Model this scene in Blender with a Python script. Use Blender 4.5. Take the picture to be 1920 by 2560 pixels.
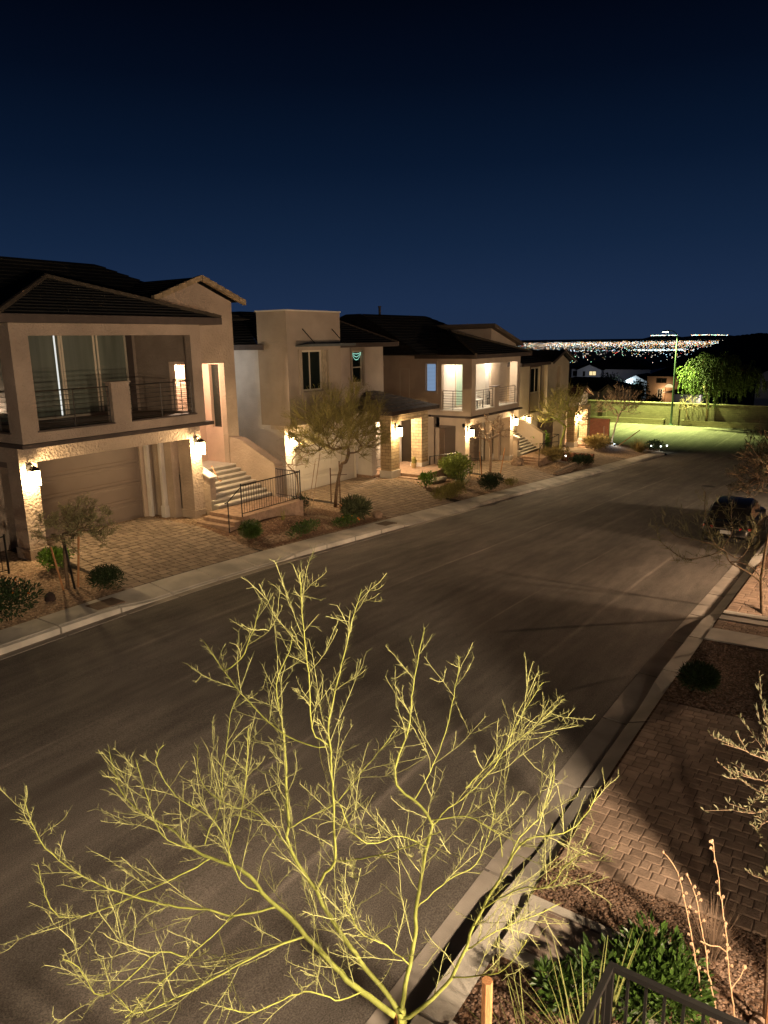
import bpy, bmesh, math, random
from mathutils import Vector, Matrix
R = math.radians
random.seed(7)
scene = bpy.context.scene
for o in list(bpy.data.objects):
    bpy.data.objects.remove(o, do_unlink=True)

# ---------------------------------------------------------------- camera
cam_d = bpy.data.cameras.new("camera")
cam = bpy.data.objects.new("camera", cam_d)
scene.collection.objects.link(cam)
cam_d.sensor_fit = 'VERTICAL'
cam_d.sensor_height = 24.0
cam_d.lens = 24.0 * 1817 / 2560
cam_d.clip_start = 0.05
cam_d.clip_end = 90000
cam.matrix_world = Matrix(((0.5638155, 0.19813502, -0.80178214, 0.0),
                           (-0.82577224, 0.11811292, -0.55149755, 0.0),
                           (-0.01457015, 0.9730323, 0.23020829, 6.0),
                           (0, 0, 0, 1)))
scene.camera = cam

# ---------------------------------------------------------------- night sky
world = bpy.data.worlds.new("World")
scene.world = world
world.use_nodes = True
nt = world.node_tree
nt.nodes.clear()
w_out = nt.nodes.new('ShaderNodeOutputWorld')
w_bg = nt.nodes.new('ShaderNodeBackground')
w_tc = nt.nodes.new('ShaderNodeTexCoord')
w_sep = nt.nodes.new('ShaderNodeSeparateXYZ')
w_ramp = nt.nodes.new('ShaderNodeValToRGB')
nt.links.new(w_tc.outputs['Generated'], w_sep.inputs[0])
nt.links.new(w_sep.outputs['Z'], w_ramp.inputs[0])
cr = w_ramp.color_ramp
SKY = [(0.0, (0.0140, 0.0290, 0.0690)), (0.045, (0.0118, 0.0265, 0.0680)), (0.12, (0.0066, 0.0180, 0.0490)),
       (0.21, (0.0028, 0.0090, 0.0275)), (0.30, (0.0011, 0.0038, 0.0125)), (0.37, (0.0005, 0.0018, 0.0062)), (1.0, (0.0003, 0.0010, 0.0035))]
while len(cr.elements) < len(SKY):
    cr.elements.new(0.5)
for e, (p, c) in zip(cr.elements, SKY):
    e.position = p
    e.color = (*c, 1)
nt.links.new(w_ramp.outputs[0], w_bg.inputs[0])
w_bg.inputs[1].default_value = 1.0
nt.links.new(w_bg.outputs[0], w_out.inputs[0])

scene.view_settings.view_transform = 'Standard'
scene.view_settings.look = 'None'
scene.view_settings.exposure = 0.0
scene.view_settings.gamma = 1.0
scene.cycles.max_bounces = 6
scene.cycles.transparent_max_bounces = 12
scene.cycles.use_denoising = True
scene.cycles.sample_clamp_indirect = 4.0

# ---------------------------------------------------------------- lamp strengths (lamps hang on fixtures built below, a few of them added)
P_LANTERN = 270.0
P_PORCH = 420.0
P_NEAR = 2750.0
P_STREET = 45000.0
WARM = (1.0, 0.71, 0.36)
WARM2 = (1.0, 0.72, 0.47)

# ---------------------------------------------------------------- helpers
col = scene.collection
def wloc(o):
    v = Vector((0, 0, 0))
    while o is not None:
        v = v + o.location
        o = o.parent
    return v

def tag(o, label=None, cat=None, group=None, kind=None):
    if label: o['label'] = label
    if cat: o['category'] = cat
    if group: o['group'] = group
    if kind: o['kind'] = kind
    return o

def thing(name, label, cat, loc=(0, 0, 0), group=None):
    o = bpy.data.objects.new(name, None)
    o.empty_display_size = 0.2
    col.objects.link(o)
    o.location = loc
    return tag(o, label, cat, group)

class MB:
    def __init__(s):
        s.v = []; s.f = []; s.mi = []; s.cur = 0
    def add(s, vs, fs):
        b = len(s.v)
        s.v += [tuple(p) for p in vs]
        for f in fs:
            s.f.append([b + i for i in f]); s.mi.append(s.cur)
    def box(s, x0, x1, y0, y1, z0, z1):
        s.add([(x0,y0,z0),(x1,y0,z0),(x1,y1,z0),(x0,y1,z0),(x0,y0,z1),(x1,y0,z1),(x1,y1,z1),(x0,y1,z1)],
              [(0,3,2,1),(4,5,6,7),(0,1,5,4),(1,2,6,5),(2,3,7,6),(3,0,4,7)])
        return s
    def quad(s, a, b, c, d):
        s.add([a, b, c, d], [(0, 1, 2, 3)]); return s
    def hexa(s, bot, top):                      # 4 bottom + 4 top points
        s.add(list(bot) + list(top), [(0,3,2,1),(4,5,6,7),(0,1,5,4),(1,2,6,5),(2,3,7,6),(3,0,4,7)]); return s
    def prism(s, pts, vec):                     # polygon extruded by vec
        n = len(pts); v = Vector(vec)
        p = [Vector(q) for q in pts]
        s.add(p + [q + v for q in p], [tuple(range(n))[::-1], tuple(range(n, 2*n))] + [(i, (i+1) % n, n + (i+1) % n, n + i) for i in range(n)])
        return s
    def tube(s, pts, rad, n=6, cap=True):
        pts = [Vector(p) for p in pts]
        if not hasattr(rad, '__len__'): rad = [rad] * len(pts)
        b = len(s.v); prev = None
        for i, p in enumerate(pts):
            d = (pts[min(i+1, len(pts)-1)] - pts[max(i-1, 0)])
            if d.length < 1e-9: d = Vector((0, 0, 1))
            d.normalize()
            if prev is None:
                a = Vector((0, 0, 1)) if abs(d.z) < 0.9 else Vector((1, 0, 0))
                u = d.cross(a).normalized()
            else:
                u = prev - d * prev.dot(d)
                u = u.normalized() if u.length > 1e-6 else d.orthogonal().normalized()
            prev = u
            w = d.cross(u)
            for k in range(n):
                t = 2 * math.pi * k / n
                s.v.append(tuple(p + (u * math.cos(t) + w * math.sin(t)) * rad[i]))
        for i in range(len(pts) - 1):
            for k in range(n):
                a = b + i*n + k; c = b + i*n + (k+1) % n
                s.f.append([a, c, c + n, a + n]); s.mi.append(s.cur)
        if cap and n > 2:
            s.f.append([b + k for k in range(n)][::-1]); s.mi.append(s.cur)
            e = b + (len(pts)-1)*n
            s.f.append([e + k for k in range(n)]); s.mi.append(s.cur)
        return s
    def bar(s, a, b, r, n=4):
        return s.tube([a, b], r, n)
    def wall(s, axis, p0, p1, u0, u1, z0, z1, holes=()):
        """slab lying in plane axis ('x': runs along x, thickness p0..p1 in y; 'y': runs along y); holes = (ua,ub,za,zb)"""
        us = sorted(set([u0, u1] + [min(max(h[i], u0), u1) for h in holes for i in (0, 1)]))
        zs = sorted(set([z0, z1] + [min(max(h[i], z0), z1) for h in holes for i in (2, 3)]))
        nu, nz = len(us) - 1, len(zs) - 1
        def solid(i, j):
            if i < 0 or j < 0 or i >= nu or j >= nz: return False
            u = (us[i] + us[i+1]) / 2; z = (zs[j] + zs[j+1]) / 2
            return not any(h[0] < u < h[1] and h[2] < z < h[3] for h in holes)
        P = (lambda u, p, z: (u, p, z)) if axis == 'x' else (lambda u, p, z: (p, u, z))
        for i in range(nu):
            for j in range(nz):
                if not solid(i, j): continue
                a, b, c, d = us[i], us[i+1], zs[j], zs[j+1]
                s.quad(P(a,p0,c), P(b,p0,c), P(b,p0,d), P(a,p0,d))
                s.quad(P(a,p1,c), P(a,p1,d), P(b,p1,d), P(b,p1,c))
                if not solid(i-1, j): s.quad(P(a,p0,c), P(a,p0,d), P(a,p1,d), P(a,p1,c))
                if not solid(i+1, j): s.quad(P(b,p0,c), P(b,p1,c), P(b,p1,d), P(b,p0,d))
                if not solid(i, j-1): s.quad(P(a,p0,c), P(a,p1,c), P(b,p1,c), P(b,p0,c))
                if not solid(i, j+1): s.quad(P(a,p0,d), P(b,p0,d), P(b,p1,d), P(a,p1,d))
        return s
    def courses(s, A, B, C, D, n, th=0.035):
        """roof slope eave A-B, top D-C, as n overlapping tile courses"""
        A, B, C, D = map(Vector, (A, B, C, D))
        nrm = (B - A).cross(D - A)
        if nrm.length < 1e-9: nrm = (B - A).cross(C - A)
        nrm.normalize()
        if nrm.z < 0: nrm = -nrm
        for i in range(n):
            t0, t1 = i / n, (i + 1) / n
            a, b = A.lerp(D, t0), B.lerp(C, t0)
            d, c = A.lerp(D, t1), B.lerp(C, t1)
            a2, b2 = a + nrm * th, b + nrm * th
            s.quad(a2, b2, c, d)
            s.quad(a, b, b2, a2)
        return s
    def build(s, name, mat, parent=None, loc=None, smooth=False, weld=0.0):
        off = Vector((0, 0, 0))
        if parent is not None: off = wloc(parent)
        elif loc is not None: off = Vector(loc)
        me = bpy.data.meshes.new(name)
        me.from_pydata([tuple(Vector(p) - off) for p in s.v], [], s.f)
        mats = mat if isinstance(mat, (list, tuple)) else [mat]
        for m in mats: me.materials.append(m)
        if len(mats) > 1: me.polygons.foreach_set('material_index', s.mi)
        if weld > 0:
            bm = bmesh.new(); bm.from_mesh(me)
            bmesh.ops.remove_doubles(bm, verts=bm.verts, dist=weld)
            bmesh.ops.recalc_face_normals(bm, faces=bm.faces)
            bm.to_mesh(me); bm.free()
        if smooth: me.polygons.foreach_set('use_smooth', [True] * len(me.polygons))
        me.update()
        o = bpy.data.objects.new(name, me)
        col.objects.link(o)
        if parent is not None: o.parent = parent
        elif loc is not None: o.location = loc
        return o

def blob(mb, c, rx, ry, rz, seg=10, ring=6, jit=0.0, rnd=random):
    vs = []; c = Vector(c)
    for i in range(ring + 1):
        t = math.pi * i / ring
        for k in range(seg):
            p = 2 * math.pi * k / seg
            j = 1 + rnd.uniform(-jit, jit)
            vs.append(c + Vector((rx*math.sin(t)*math.cos(p)*j, ry*math.sin(t)*math.sin(p)*j, rz*math.cos(t)*j)))
    fs = []
    for i in range(ring):
        for k in range(seg):
            fs.append((i*seg+k, (i+1)*seg+k, (i+1)*seg+(k+1) % seg, i*seg+(k+1) % seg))
    mb.add(vs, fs)
    return mb

# ---------------------------------------------------------------- materials
MATS = {}
def mat(name, c, rough=0.85, var=0.0, vscale=3.0, bump=0.0, bscale=40.0, metal=0.0, island=0.0, spec=0.3, c2=None, stretch=None, detail=4.0):
    if name in MATS: return MATS[name]
    m = bpy.data.materials.new(name); m.use_nodes = True
    n = m.node_tree; n.nodes.clear()
    out = n.nodes.new('ShaderNodeOutputMaterial'); b = n.nodes.new('ShaderNodeBsdfPrincipled')
    n.links.new(b.outputs[0], out.inputs[0])
    b.inputs['Base Color'].default_value = (*c, 1)
    b.inputs['Roughness'].default_value = rough
    b.inputs['Metallic'].default_value = metal
    b.inputs['Specular IOR Level'].default_value = spec
    tc = n.nodes.new('ShaderNodeTexCoord')
    vec = tc.outputs['Object']
    if stretch:
        mp = n.nodes.new('ShaderNodeMapping'); mp.inputs['Scale'].default_value = stretch
        n.links.new(vec, mp.inputs[0]); vec = mp.outputs[0]
    cur = None
    if var > 0:
        nz = n.nodes.new('ShaderNodeTexNoise'); nz.inputs['Scale'].default_value = vscale; nz.inputs['Detail'].default_value = detail
        n.links.new(vec, nz.inputs['Vector'])
        rp = n.nodes.new('ShaderNodeValToRGB')
        d = c2 if c2 else tuple(x * (1 - var) for x in c)
        e = tuple(min(1, x * (1 + var * 0.7)) for x in c)
        rp.color_ramp.elements[0].position = 0.32; rp.color_ramp.elements[0].color = (*d, 1)
        rp.color_ramp.elements[1].position = 0.68; rp.color_ramp.elements[1].color = (*e, 1)
        n.links.new(nz.outputs['Fac'], rp.inputs[0]); cur = rp.outputs[0]
    if island > 0:
        g = n.nodes.new('ShaderNodeNewGeometry')
        mr = n.nodes.new('ShaderNodeMapRange'); mr.inputs['To Min'].default_value = 1 - island; mr.inputs['To Max'].default_value = 1 + island * 0.7
        n.links.new(g.outputs['Random Per Island'], mr.inputs[0])
        mx = n.nodes.new('ShaderNodeMix'); mx.data_type = 'RGBA'; mx.blend_type = 'MULTIPLY'; mx.inputs[0].default_value = 1.0
        if cur is not None: n.links.new(cur, mx.inputs[6])
        else: mx.inputs[6].default_value = (*c, 1)
        n.links.new(mr.outputs[0], mx.inputs[7]); cur = mx.outputs[2]
    if cur is not None: n.links.new(cur, b.inputs['Base Color'])
    if bump > 0:
        n2 = n.nodes.new('ShaderNodeTexNoise'); n2.inputs['Scale'].default_value = bscale; n2.inputs['Detail'].default_value = 5
        n.links.new(vec, n2.inputs['Vector'])
        bp = n.nodes.new('ShaderNodeBump'); bp.inputs['Strength'].default_value = bump; bp.inputs['Distance'].default_value = 0.045 if name.startswith('stucco') else 0.02
        n.links.new(n2.outputs['Fac'], bp.inputs['Height']); n.links.new(bp.outputs[0], b.inputs['Normal'])
    MATS[name] = m
    return m

def glow(name, c, strength, c2=None):
    if name in MATS: return MATS[name]
    m = bpy.data.materials.new(name); m.use_nodes = True
    n = m.node_tree; n.nodes.clear()
    out = n.nodes.new('ShaderNodeOutputMaterial'); e = n.nodes.new('ShaderNodeEmission')
    e.inputs[0].default_value = (*c, 1); e.inputs[1].default_value = strength
    n.links.new(e.outputs[0], out.inputs[0])
    if name != 'fill_pane': m.cycles.emission_sampling = 'NONE'
    MATS[name] = m
    return m

def lamp_glass(name, c, strength):
    m = bpy.data.materials.new(name); m.use_nodes = True
    n = m.node_tree; n.nodes.clear()
    out = n.nodes.new('ShaderNodeOutputMaterial'); e = n.nodes.new('ShaderNodeEmission'); t = n.nodes.new('ShaderNodeBsdfTransparent'); a = n.nodes.new('ShaderNodeAddShader')
    e.inputs[0].default_value = (*c, 1); e.inputs[1].default_value = strength
    n.links.new(e.outputs[0], a.inputs[0]); n.links.new(t.outputs[0], a.inputs[1]); n.links.new(a.outputs[0], out.inputs[0])
    m.cycles.emission_sampling = 'NONE'
    MATS[name] = m
    return m

STUCCO = mat('stucco_taupe', (0.38, 0.295, 0.225), 0.95, 0.16, 1.2, 1.0, 15)
STUCCO_P = mat('stucco_pale', (0.56, 0.51, 0.46), 0.95, 0.14, 1.3, 0.45, 28)
STUCCO_H2 = mat('stucco_umber', (0.33, 0.27, 0.21), 0.95, 0.12, 1.2, 0.4, 30)
STUCCO_H2B = mat('stucco_sand', (0.47, 0.39, 0.32), 0.95, 0.12, 1.2, 0.4, 30)
STUCCO_H3 = mat('stucco_clay', (0.48, 0.38, 0.29), 0.95, 0.12, 1.2, 0.4, 30)
STUCCO_H4 = mat('stucco_oat', (0.44, 0.37, 0.27), 0.95, 0.12, 1.2, 0.4, 30)
STUCCO_N = mat('stucco_near', (0.40, 0.33, 0.27), 0.95, 0.1, 1.2, 0.3, 30)
TRIM = mat('trim_dark', (0.075, 0.055, 0.045), 0.7, 0.15, 4)
TRIM_L = mat('trim_cream', (0.62, 0.56, 0.47), 0.7)
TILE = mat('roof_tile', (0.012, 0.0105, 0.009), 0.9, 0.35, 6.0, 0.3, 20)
TILE_L = mat('ridge_tile', (0.30, 0.22, 0.13), 0.9, 0.3, 5.0, 0.3, 20)
GDOOR = mat('garage_door_brown', (0.135, 0.10, 0.078), 0.6, 0.06, 2.0)
GDOOR_L = mat('garage_door_cream', (0.52, 0.47, 0.40), 0.6, 0.05, 2.0)
DARK = mat('dark_metal', (0.02, 0.018, 0.017), 0.45, metal=0.6)
RAIL_N = mat('near_rail', (0.009, 0.0085, 0.008), 0.65, spec=0.12)
LEAF_N = mat('leaf_glossy', (0.038, 0.072, 0.012), 0.38, island=0.5)
RAIL = mat('bronze_rail', (0.10, 0.085, 0.07), 0.4, metal=0.7)
CONC = mat('concrete', (0.54, 0.485, 0.41), 0.9, 0.26, 1.4, 0.3, 60)
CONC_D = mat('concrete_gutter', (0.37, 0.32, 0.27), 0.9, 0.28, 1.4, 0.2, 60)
STEP = mat('concrete_step', (0.50, 0.46, 0.39), 0.9, 0.1, 4, 0.2, 50)
BRICKST = mat('paver_step', (0.31, 0.205, 0.14), 0.9, 0.3, 6.0, 0.3, 30)
PAVER = mat('pavers_tan', (0.33, 0.25, 0.185), 0.9, 0.15, 6.0, 0.35, 40, island=0.22)
PAVER_N = mat('pavers_rose', (0.36, 0.25, 0.18), 0.9, 0.2, 5.0, 0.5, 45, island=0.25)
JOINT = mat('paver_joint', (0.03, 0.021, 0.015), 0.95)
WFRAME = mat('window_frame', (0.52, 0.45, 0.34), 0.6)
WFRAME_D = mat('window_frame_dark', (0.06, 0.045, 0.035), 0.6)
GLASS_D = mat('dark_glass', (0.012, 0.016, 0.014), 0.08, spec=0.6)
GLASS_G = mat('curtain_glass', (0.12, 0.135, 0.11), 0.12, 0.25, 0.8, spec=0.55, stretch=(6, 6, 0.3))
WOOD = mat('stake_wood', (0.36, 0.17, 0.07), 0.85, 0.3, 20, 0.3, 40, stretch=(8, 8, 1))
WOOD_D = mat('stake_wood_dark', (0.11, 0.055, 0.03), 0.85, 0.3, 20)
BARK = mat('bark_brown', (0.15, 0.10, 0.06), 0.9, 0.3, 15, 0.4, 50)
BARK_P = mat('bark_pale', (0.34, 0.24, 0.16), 0.9, 0.25, 15)
BARK_G = mat('bark_green', (0.25, 0.27, 0.058), 0.75, 0.22, 9, 0.25, 60)
TWIG_G = mat('twig_green', (0.29, 0.295, 0.11), 0.8, 0.3, 12, island=0.3)
LEAF_B = mat('leaf_bright', (0.12, 0.22, 0.02), 0.6, island=0.45)
LEAF_G = mat('leaf_green', (0.05, 0.085, 0.014), 0.42, island=0.5)
LEAF_D = mat('leaf_dark', (0.018, 0.034, 0.008), 0.65, island=0.5)
LEAF_O = mat('leaf_olive', (0.19, 0.17, 0.045), 0.7, island=0.45)
LEAF_Y = mat('leaf_straw', (0.20, 0.15, 0.05), 0.8, island=0.45)
LEAF_S = mat('leaf_sage', (0.24, 0.215, 0.10), 0.7, island=0.4)
BLADE = mat('grass_blade', (0.20, 0.21, 0.06), 0.65, island=0.45)
DRY = mat('dry_stalk', (0.52, 0.33, 0.19), 0.8, 0.2, 10)
FLOWER = mat('orange_flower', (0.75, 0.20, 0.02), 0.6)
STONE = mat('stone_veneer', (0.44, 0.33, 0.20), 0.9, 0.35, 3.0, 0.7, 14)
ROCK = mat('boulder', (0.28, 0.19, 0.13), 0.95, 0.4, 5, 0.8, 10)
ROCK_D = mat('boulder_dark', (0.035, 0.02, 0.016), 0.9, 0.4, 5, 0.8, 10)
WHITE = mat('white_plastic', (0.7, 0.68, 0.64), 0.5)
LGLASS = lamp_glass('lantern_glass', (1.0, 0.72, 0.36), 9.0)
LGLASS_W = lamp_glass('lamp_glass_white', (1.0, 0.86, 0.66), 9.0)
def brickmat(name, c1, c2, mortar, w, h, gap=0.012, rough=0.9, bump=0.5, offset=0.5):
    m = bpy.data.materials.new(name); m.use_nodes = True
    n = m.node_tree; n.nodes.clear(); L = n.links.new
    out = n.nodes.new('ShaderNodeOutputMaterial'); b = n.nodes.new('ShaderNodeBsdfPrincipled')
    L(b.outputs[0], out.inputs[0]); b.inputs['Roughness'].default_value = rough; b.inputs['Specular IOR Level'].default_value = 0.25
    tc = n.nodes.new('ShaderNodeTexCoord'); sp = n.nodes.new('ShaderNodeSeparateXYZ'); ad = n.nodes.new('ShaderNodeMath'); cb = n.nodes.new('ShaderNodeCombineXYZ')
    L(tc.outputs['Object'], sp.inputs[0]); L(sp.outputs[0], ad.inputs[0]); L(sp.outputs[1], ad.inputs[1]); L(ad.outputs[0], cb.inputs[0]); L(sp.outputs[2], cb.inputs[1])
    br = n.nodes.new('ShaderNodeTexBrick'); L(cb.outputs[0], br.inputs[0])
    br.inputs['Color1'].default_value = (*c1, 1); br.inputs['Color2'].default_value = (*c2, 1); br.inputs['Mortar'].default_value = (*mortar, 1)
    br.inputs['Scale'].default_value = 1.0; br.inputs['Brick Width'].default_value = w; br.inputs['Row Height'].default_value = h
    br.inputs['Mortar Size'].default_value = gap; br.inputs['Mortar Smooth'].default_value = 0.3; br.offset = offset
    nz = n.nodes.new('ShaderNodeTexNoise'); nz.inputs['Scale'].default_value = 4; nz.inputs['Detail'].default_value = 5; L(tc.outputs['Object'], nz.inputs['Vector'])
    mr = n.nodes.new('ShaderNodeMapRange'); mr.inputs['To Min'].default_value = 0.72; mr.inputs['To Max'].default_value = 1.25; L(nz.outputs['Fac'], mr.inputs[0])
    mx = n.nodes.new('ShaderNodeMix'); mx.data_type = 'RGBA'; mx.blend_type = 'MULTIPLY'; mx.inputs[0].default_value = 1.0
    L(br.outputs['Color'], mx.inputs[6]); L(mr.outputs[0], mx.inputs[7]); L(mx.outputs[2], b.inputs['Base Color'])
    bp = n.nodes.new('ShaderNodeBump'); bp.inputs['Strength'].default_value = bump; bp.inputs['Distance'].default_value = 0.02; bp.invert = True
    L(br.outputs['Fac'], bp.inputs['Height']); L(bp.outputs[0], b.inputs['Normal'])
    MATS[name] = m
    return m

def ground_mat(name, cells, c1, c2, scale, bump):
    """loose gravel: voronoi stones of mixed tint over larger patches"""
    m = bpy.data.materials.new(name); m.use_nodes = True
    n = m.node_tree; n.nodes.clear(); L = n.links.new
    out = n.nodes.new('ShaderNodeOutputMaterial'); b = n.nodes.new('ShaderNodeBsdfPrincipled'); L(b.outputs[0], out.inputs[0])
    b.inputs['Roughness'].default_value = 0.95; b.inputs['Specular IOR Level'].default_value = 0.15
    tc = n.nodes.new('ShaderNodeTexCoord')
    vo = n.nodes.new('ShaderNodeTexVoronoi'); vo.inputs['Scale'].default_value = scale; L(tc.outputs['Object'], vo.inputs['Vector'])
    rp = n.nodes.new('ShaderNodeValToRGB'); L(vo.outputs['Color'], rp.inputs[0])
    rp.color_ramp.elements[0].color = (*c1, 1); rp.color_ramp.elements[1].color = (*c2, 1)
    e = rp.color_ramp.elements.new(0.5); e.color = (*cells, 1)
    nz = n.nodes.new('ShaderNodeTexNoise'); nz.inputs['Scale'].default_value = 0.9; nz.inputs['Detail'].default_value = 4; L(tc.outputs['Object'], nz.inputs['Vector'])
    mr = n.nodes.new('ShaderNodeMapRange'); mr.inputs['To Min'].default_value = 0.7; mr.inputs['To Max'].default_value = 1.25; L(nz.outputs['Fac'], mr.inputs[0])
    mx = n.nodes.new('ShaderNodeMix'); mx.data_type = 'RGBA'; mx.blend_type = 'MULTIPLY'; mx.inputs[0].default_value = 1.0
    L(rp.outputs[0], mx.inputs[6]); L(mr.outputs[0], mx.inputs[7]); L(mx.outputs[2], b.inputs['Base Color'])
    bp = n.nodes.new('ShaderNodeBump'); bp.inputs['Strength'].default_value = bump; bp.inputs['Distance'].default_value = 0.03; bp.invert = True
    L(vo.outputs['Distance'], bp.inputs['Height']); L(bp.outputs[0], b.inputs['Normal'])
    MATS[name] = m
    return m

def asphalt_mat():
    m = bpy.data.materials.new('asphalt'); m.use_nodes = True
    n = m.node_tree; n.nodes.clear(); L = n.links.new
    out = n.nodes.new('ShaderNodeOutputMaterial'); b = n.nodes.new('ShaderNodeBsdfPrincipled'); L(b.outputs[0], out.inputs[0])
    b.inputs['Roughness'].default_value = 0.88; b.inputs['Specular IOR Level'].default_value = 0.25
    tc = n.nodes.new('ShaderNodeTexCoord')
    def noise(scale, det, st):
        mp = n.nodes.new('ShaderNodeMapping'); mp.inputs['Scale'].default_value = st; L(tc.outputs['Object'], mp.inputs[0])
        z = n.nodes.new('ShaderNodeTexNoise'); z.inputs['Scale'].default_value = scale; z.inputs['Detail'].default_value = det; L(mp.outputs[0], z.inputs['Vector'])
        return z.outputs['Fac']
    def rng(s, a, c, lo=0.3, hi=0.7):
        r = n.nodes.new('ShaderNodeMapRange'); r.inputs['From Min'].default_value = lo; r.inputs['From Max'].default_value = hi
        r.inputs['To Min'].default_value = a; r.inputs['To Max'].default_value = c; L(s, r.inputs[0]); return r.outputs[0]
    streak = rng(noise(2.2, 3, (0.03, 1, 1)), 0.80, 1.30)          # worn wheel paths along the lane
    patch = rng(noise(0.45, 6, (0.6, 1, 1)), 0.72, 1.25)
    fine = rng(noise(70, 3, (1, 1, 1)), 0.55, 1.5)
    scuff = rng(noise(5, 6, (0.25, 1, 1)), 0.85, 1.2)
    cur = None
    sp = n.nodes.new('ShaderNodeSeparateXYZ'); L(tc.outputs['Object'], sp.inputs[0])
    wob = n.nodes.new('ShaderNodeMath'); wob.operation = 'MULTIPLY_ADD'; L(noise(0.25, 2, (1, 1, 1)), wob.inputs[0]); wob.inputs[1].default_value = 0.14; L(sp.outputs[1], wob.inputs[2])
    seam = None
    for y0, wd, g in ((4.75, .08, .8), (6.5, .05, .6), (7.9, .16, .4), (9.6, .06, .7), (11.5, .10, .5)):
        d = n.nodes.new('ShaderNodeMath'); d.operation = 'SUBTRACT'; L(wob.outputs[0], d.inputs[0]); d.inputs[1].default_value = y0 + .07
        a_ = n.nodes.new('ShaderNodeMath'); a_.operation = 'ABSOLUTE'; L(d.outputs[0], a_.inputs[0])
        r = n.nodes.new('ShaderNodeMapRange'); r.interpolation_type = 'SMOOTHSTEP'; r.inputs['From Max'].default_value = wd; r.inputs['To Min'].default_value = g; r.inputs['To Max'].default_value = 0.0; L(a_.outputs[0], r.inputs[0])
        if seam is None: seam = r.outputs[0]
        else:
            q = n.nodes.new('ShaderNodeMath'); L(seam, q.inputs[0]); L(r.outputs[0], q.inputs[1]); seam = q.outputs[0]
    brk = rng(noise(0.6, 4, (0.4, 1, 1)), 0.0, 1.0, .38, .6)
    q = n.nodes.new('ShaderNodeMath'); q.operation = 'MULTIPLY_ADD'; L(seam, q.inputs[0]); L(brk, q.inputs[1]); q.inputs[2].default_value = 1.0; seam = q.outputs[0]
    for s in (streak, patch, fine, scuff, seam):
        if cur is None: cur = s
        else:
            q = n.nodes.new('ShaderNodeMath'); q.operation = 'MULTIPLY'; L(cur, q.inputs[0]); L(s, q.inputs[1]); cur = q.outputs[0]
    mx = n.nodes.new('ShaderNodeMix'); mx.data_type = 'RGBA'; mx.blend_type = 'MULTIPLY'; mx.inputs[0].default_value = 1.0
    mx.inputs[6].default_value = (0.138, 0.118, 0.100, 1); L(cur, mx.inputs[7]); L(mx.outputs[2], b.inputs['Base Color'])
    bp = n.nodes.new('ShaderNodeBump'); bp.inputs['Strength'].default_value = 0.35; bp.inputs['Distance'].default_value = 0.01
    L(noise(90, 3, (1, 1, 1)), bp.inputs['Height']); L(bp.outputs[0], b.inputs['Normal'])
    MATS['asphalt'] = m
    return m

ASPH = asphalt_mat()
GRAVEL = ground_mat('gravel_tan', (0.27, 0.18, 0.115), (0.09, 0.06, 0.04), (0.45, 0.33, 0.23), 17, 1.0)
GRAVEL_R = ground_mat('gravel_brown', (0.17, 0.095, 0.058), (0.07, 0.04, 0.027), (0.27, 0.165, 0.105), 20, 1.0)
DIRT = mat('desert_soil', (0.16, 0.11, 0.075), 0.95, 0.35, 0.4, 0.3, 8)
FAR_SOIL = mat('valley_floor', (0.02, 0.02, 0.018), 0.95, 0.4, 0.01)
HILLM = mat('hill_scrub', (0.018, 0.016, 0.012), 0.95, 0.4, 0.03)
STONE_B = brickmat('stone_blocks', (0.47, 0.36, 0.22), (0.34, 0.25, 0.15), (0.16, 0.115, 0.07), 0.34, 0.15, 0.010, bump=0.9)
BLOCKW = brickmat('block_wall', (0.16, 0.13, 0.085), (0.135, 0.11, 0.07), (0.09, 0.075, 0.048), 0.42, 0.2, 0.012)
BRICKR = brickmat('red_brick', (0.50, 0.17, 0.075), (0.40, 0.12, 0.055), (0.34, 0.20, 0.13), 0.22, 0.075, 0.012)
RETW = brickmat('retaining_block', (0.34, 0.24, 0.17), (0.25, 0.17, 0.12), (0.10, 0.07, 0.05), 0.30, 0.10, 0.012, bump=1.0)

# ---------------------------------------------------------------- ground profile
def S(x):                                        # street level along its length (it runs downhill)
    a = (x - 11.2) / 1.8
    v = 0.24 - 0.1206 * (math.log1p(math.exp(a)) if a < 40 else a)
    if x > 58:
        t = min(1.0, (x - 58) / 10.0)
        v = (0.24 - 0.067 * (58 - 11.2)) - 0.067 * 10 * (t - t * t / 2)
    return v
PADS = [(-12, 0.45), (9.3, 0.40), (15.8, 0.36), (21.6, -0.26), (28.6, -0.30), (33.8, -1.10), (40.3, -1.20), (45.5, -1.85), (56, -2.0), (61, -2.75), (75, -3.4)]
def pad(x):
    for (a, za), (b, zb) in zip(PADS, PADS[1:]):
        if x <= b:
            t = min(1, max(0, (x - a) / (b - a)))
            return za + (zb - za) * t
    return PADS[-1][1]
WK0, WK1 = 13.52, 14.28                          # far sidewalk
def G(x, y):                                     # far-side yard
    t = min(1, max(0, (y - WK1) / 3.5)); t = t * t * (3 - 2 * t) * 0.55 + t * 0.45
    a = S(x) + 0.15
    v = a + (pad(x) - a) * t
    for cx, cy, rx, ry, h in ((17.2, 15.75, 2.3, 1.25, .30), (41.8, 15.6, 2.1, 1.15, .30), (29.2, 16.0, 2.2, 1.3, .12)):
        q = ((x - cx) / rx) ** 2 + ((y - cy) / ry) ** 2
        if q < 1: v += h * (1 - q) ** 1.5
    return v
def GN(x, y):                                    # near-side yard
    return S(x) + 0.19 + max(0.0, (2.3 - y)) * 0.02

def frange(a, b, st):
    n = max(1, int(round((b - a) / st)))
    return [a + (b - a) * i / n for i in range(n + 1)]

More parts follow.
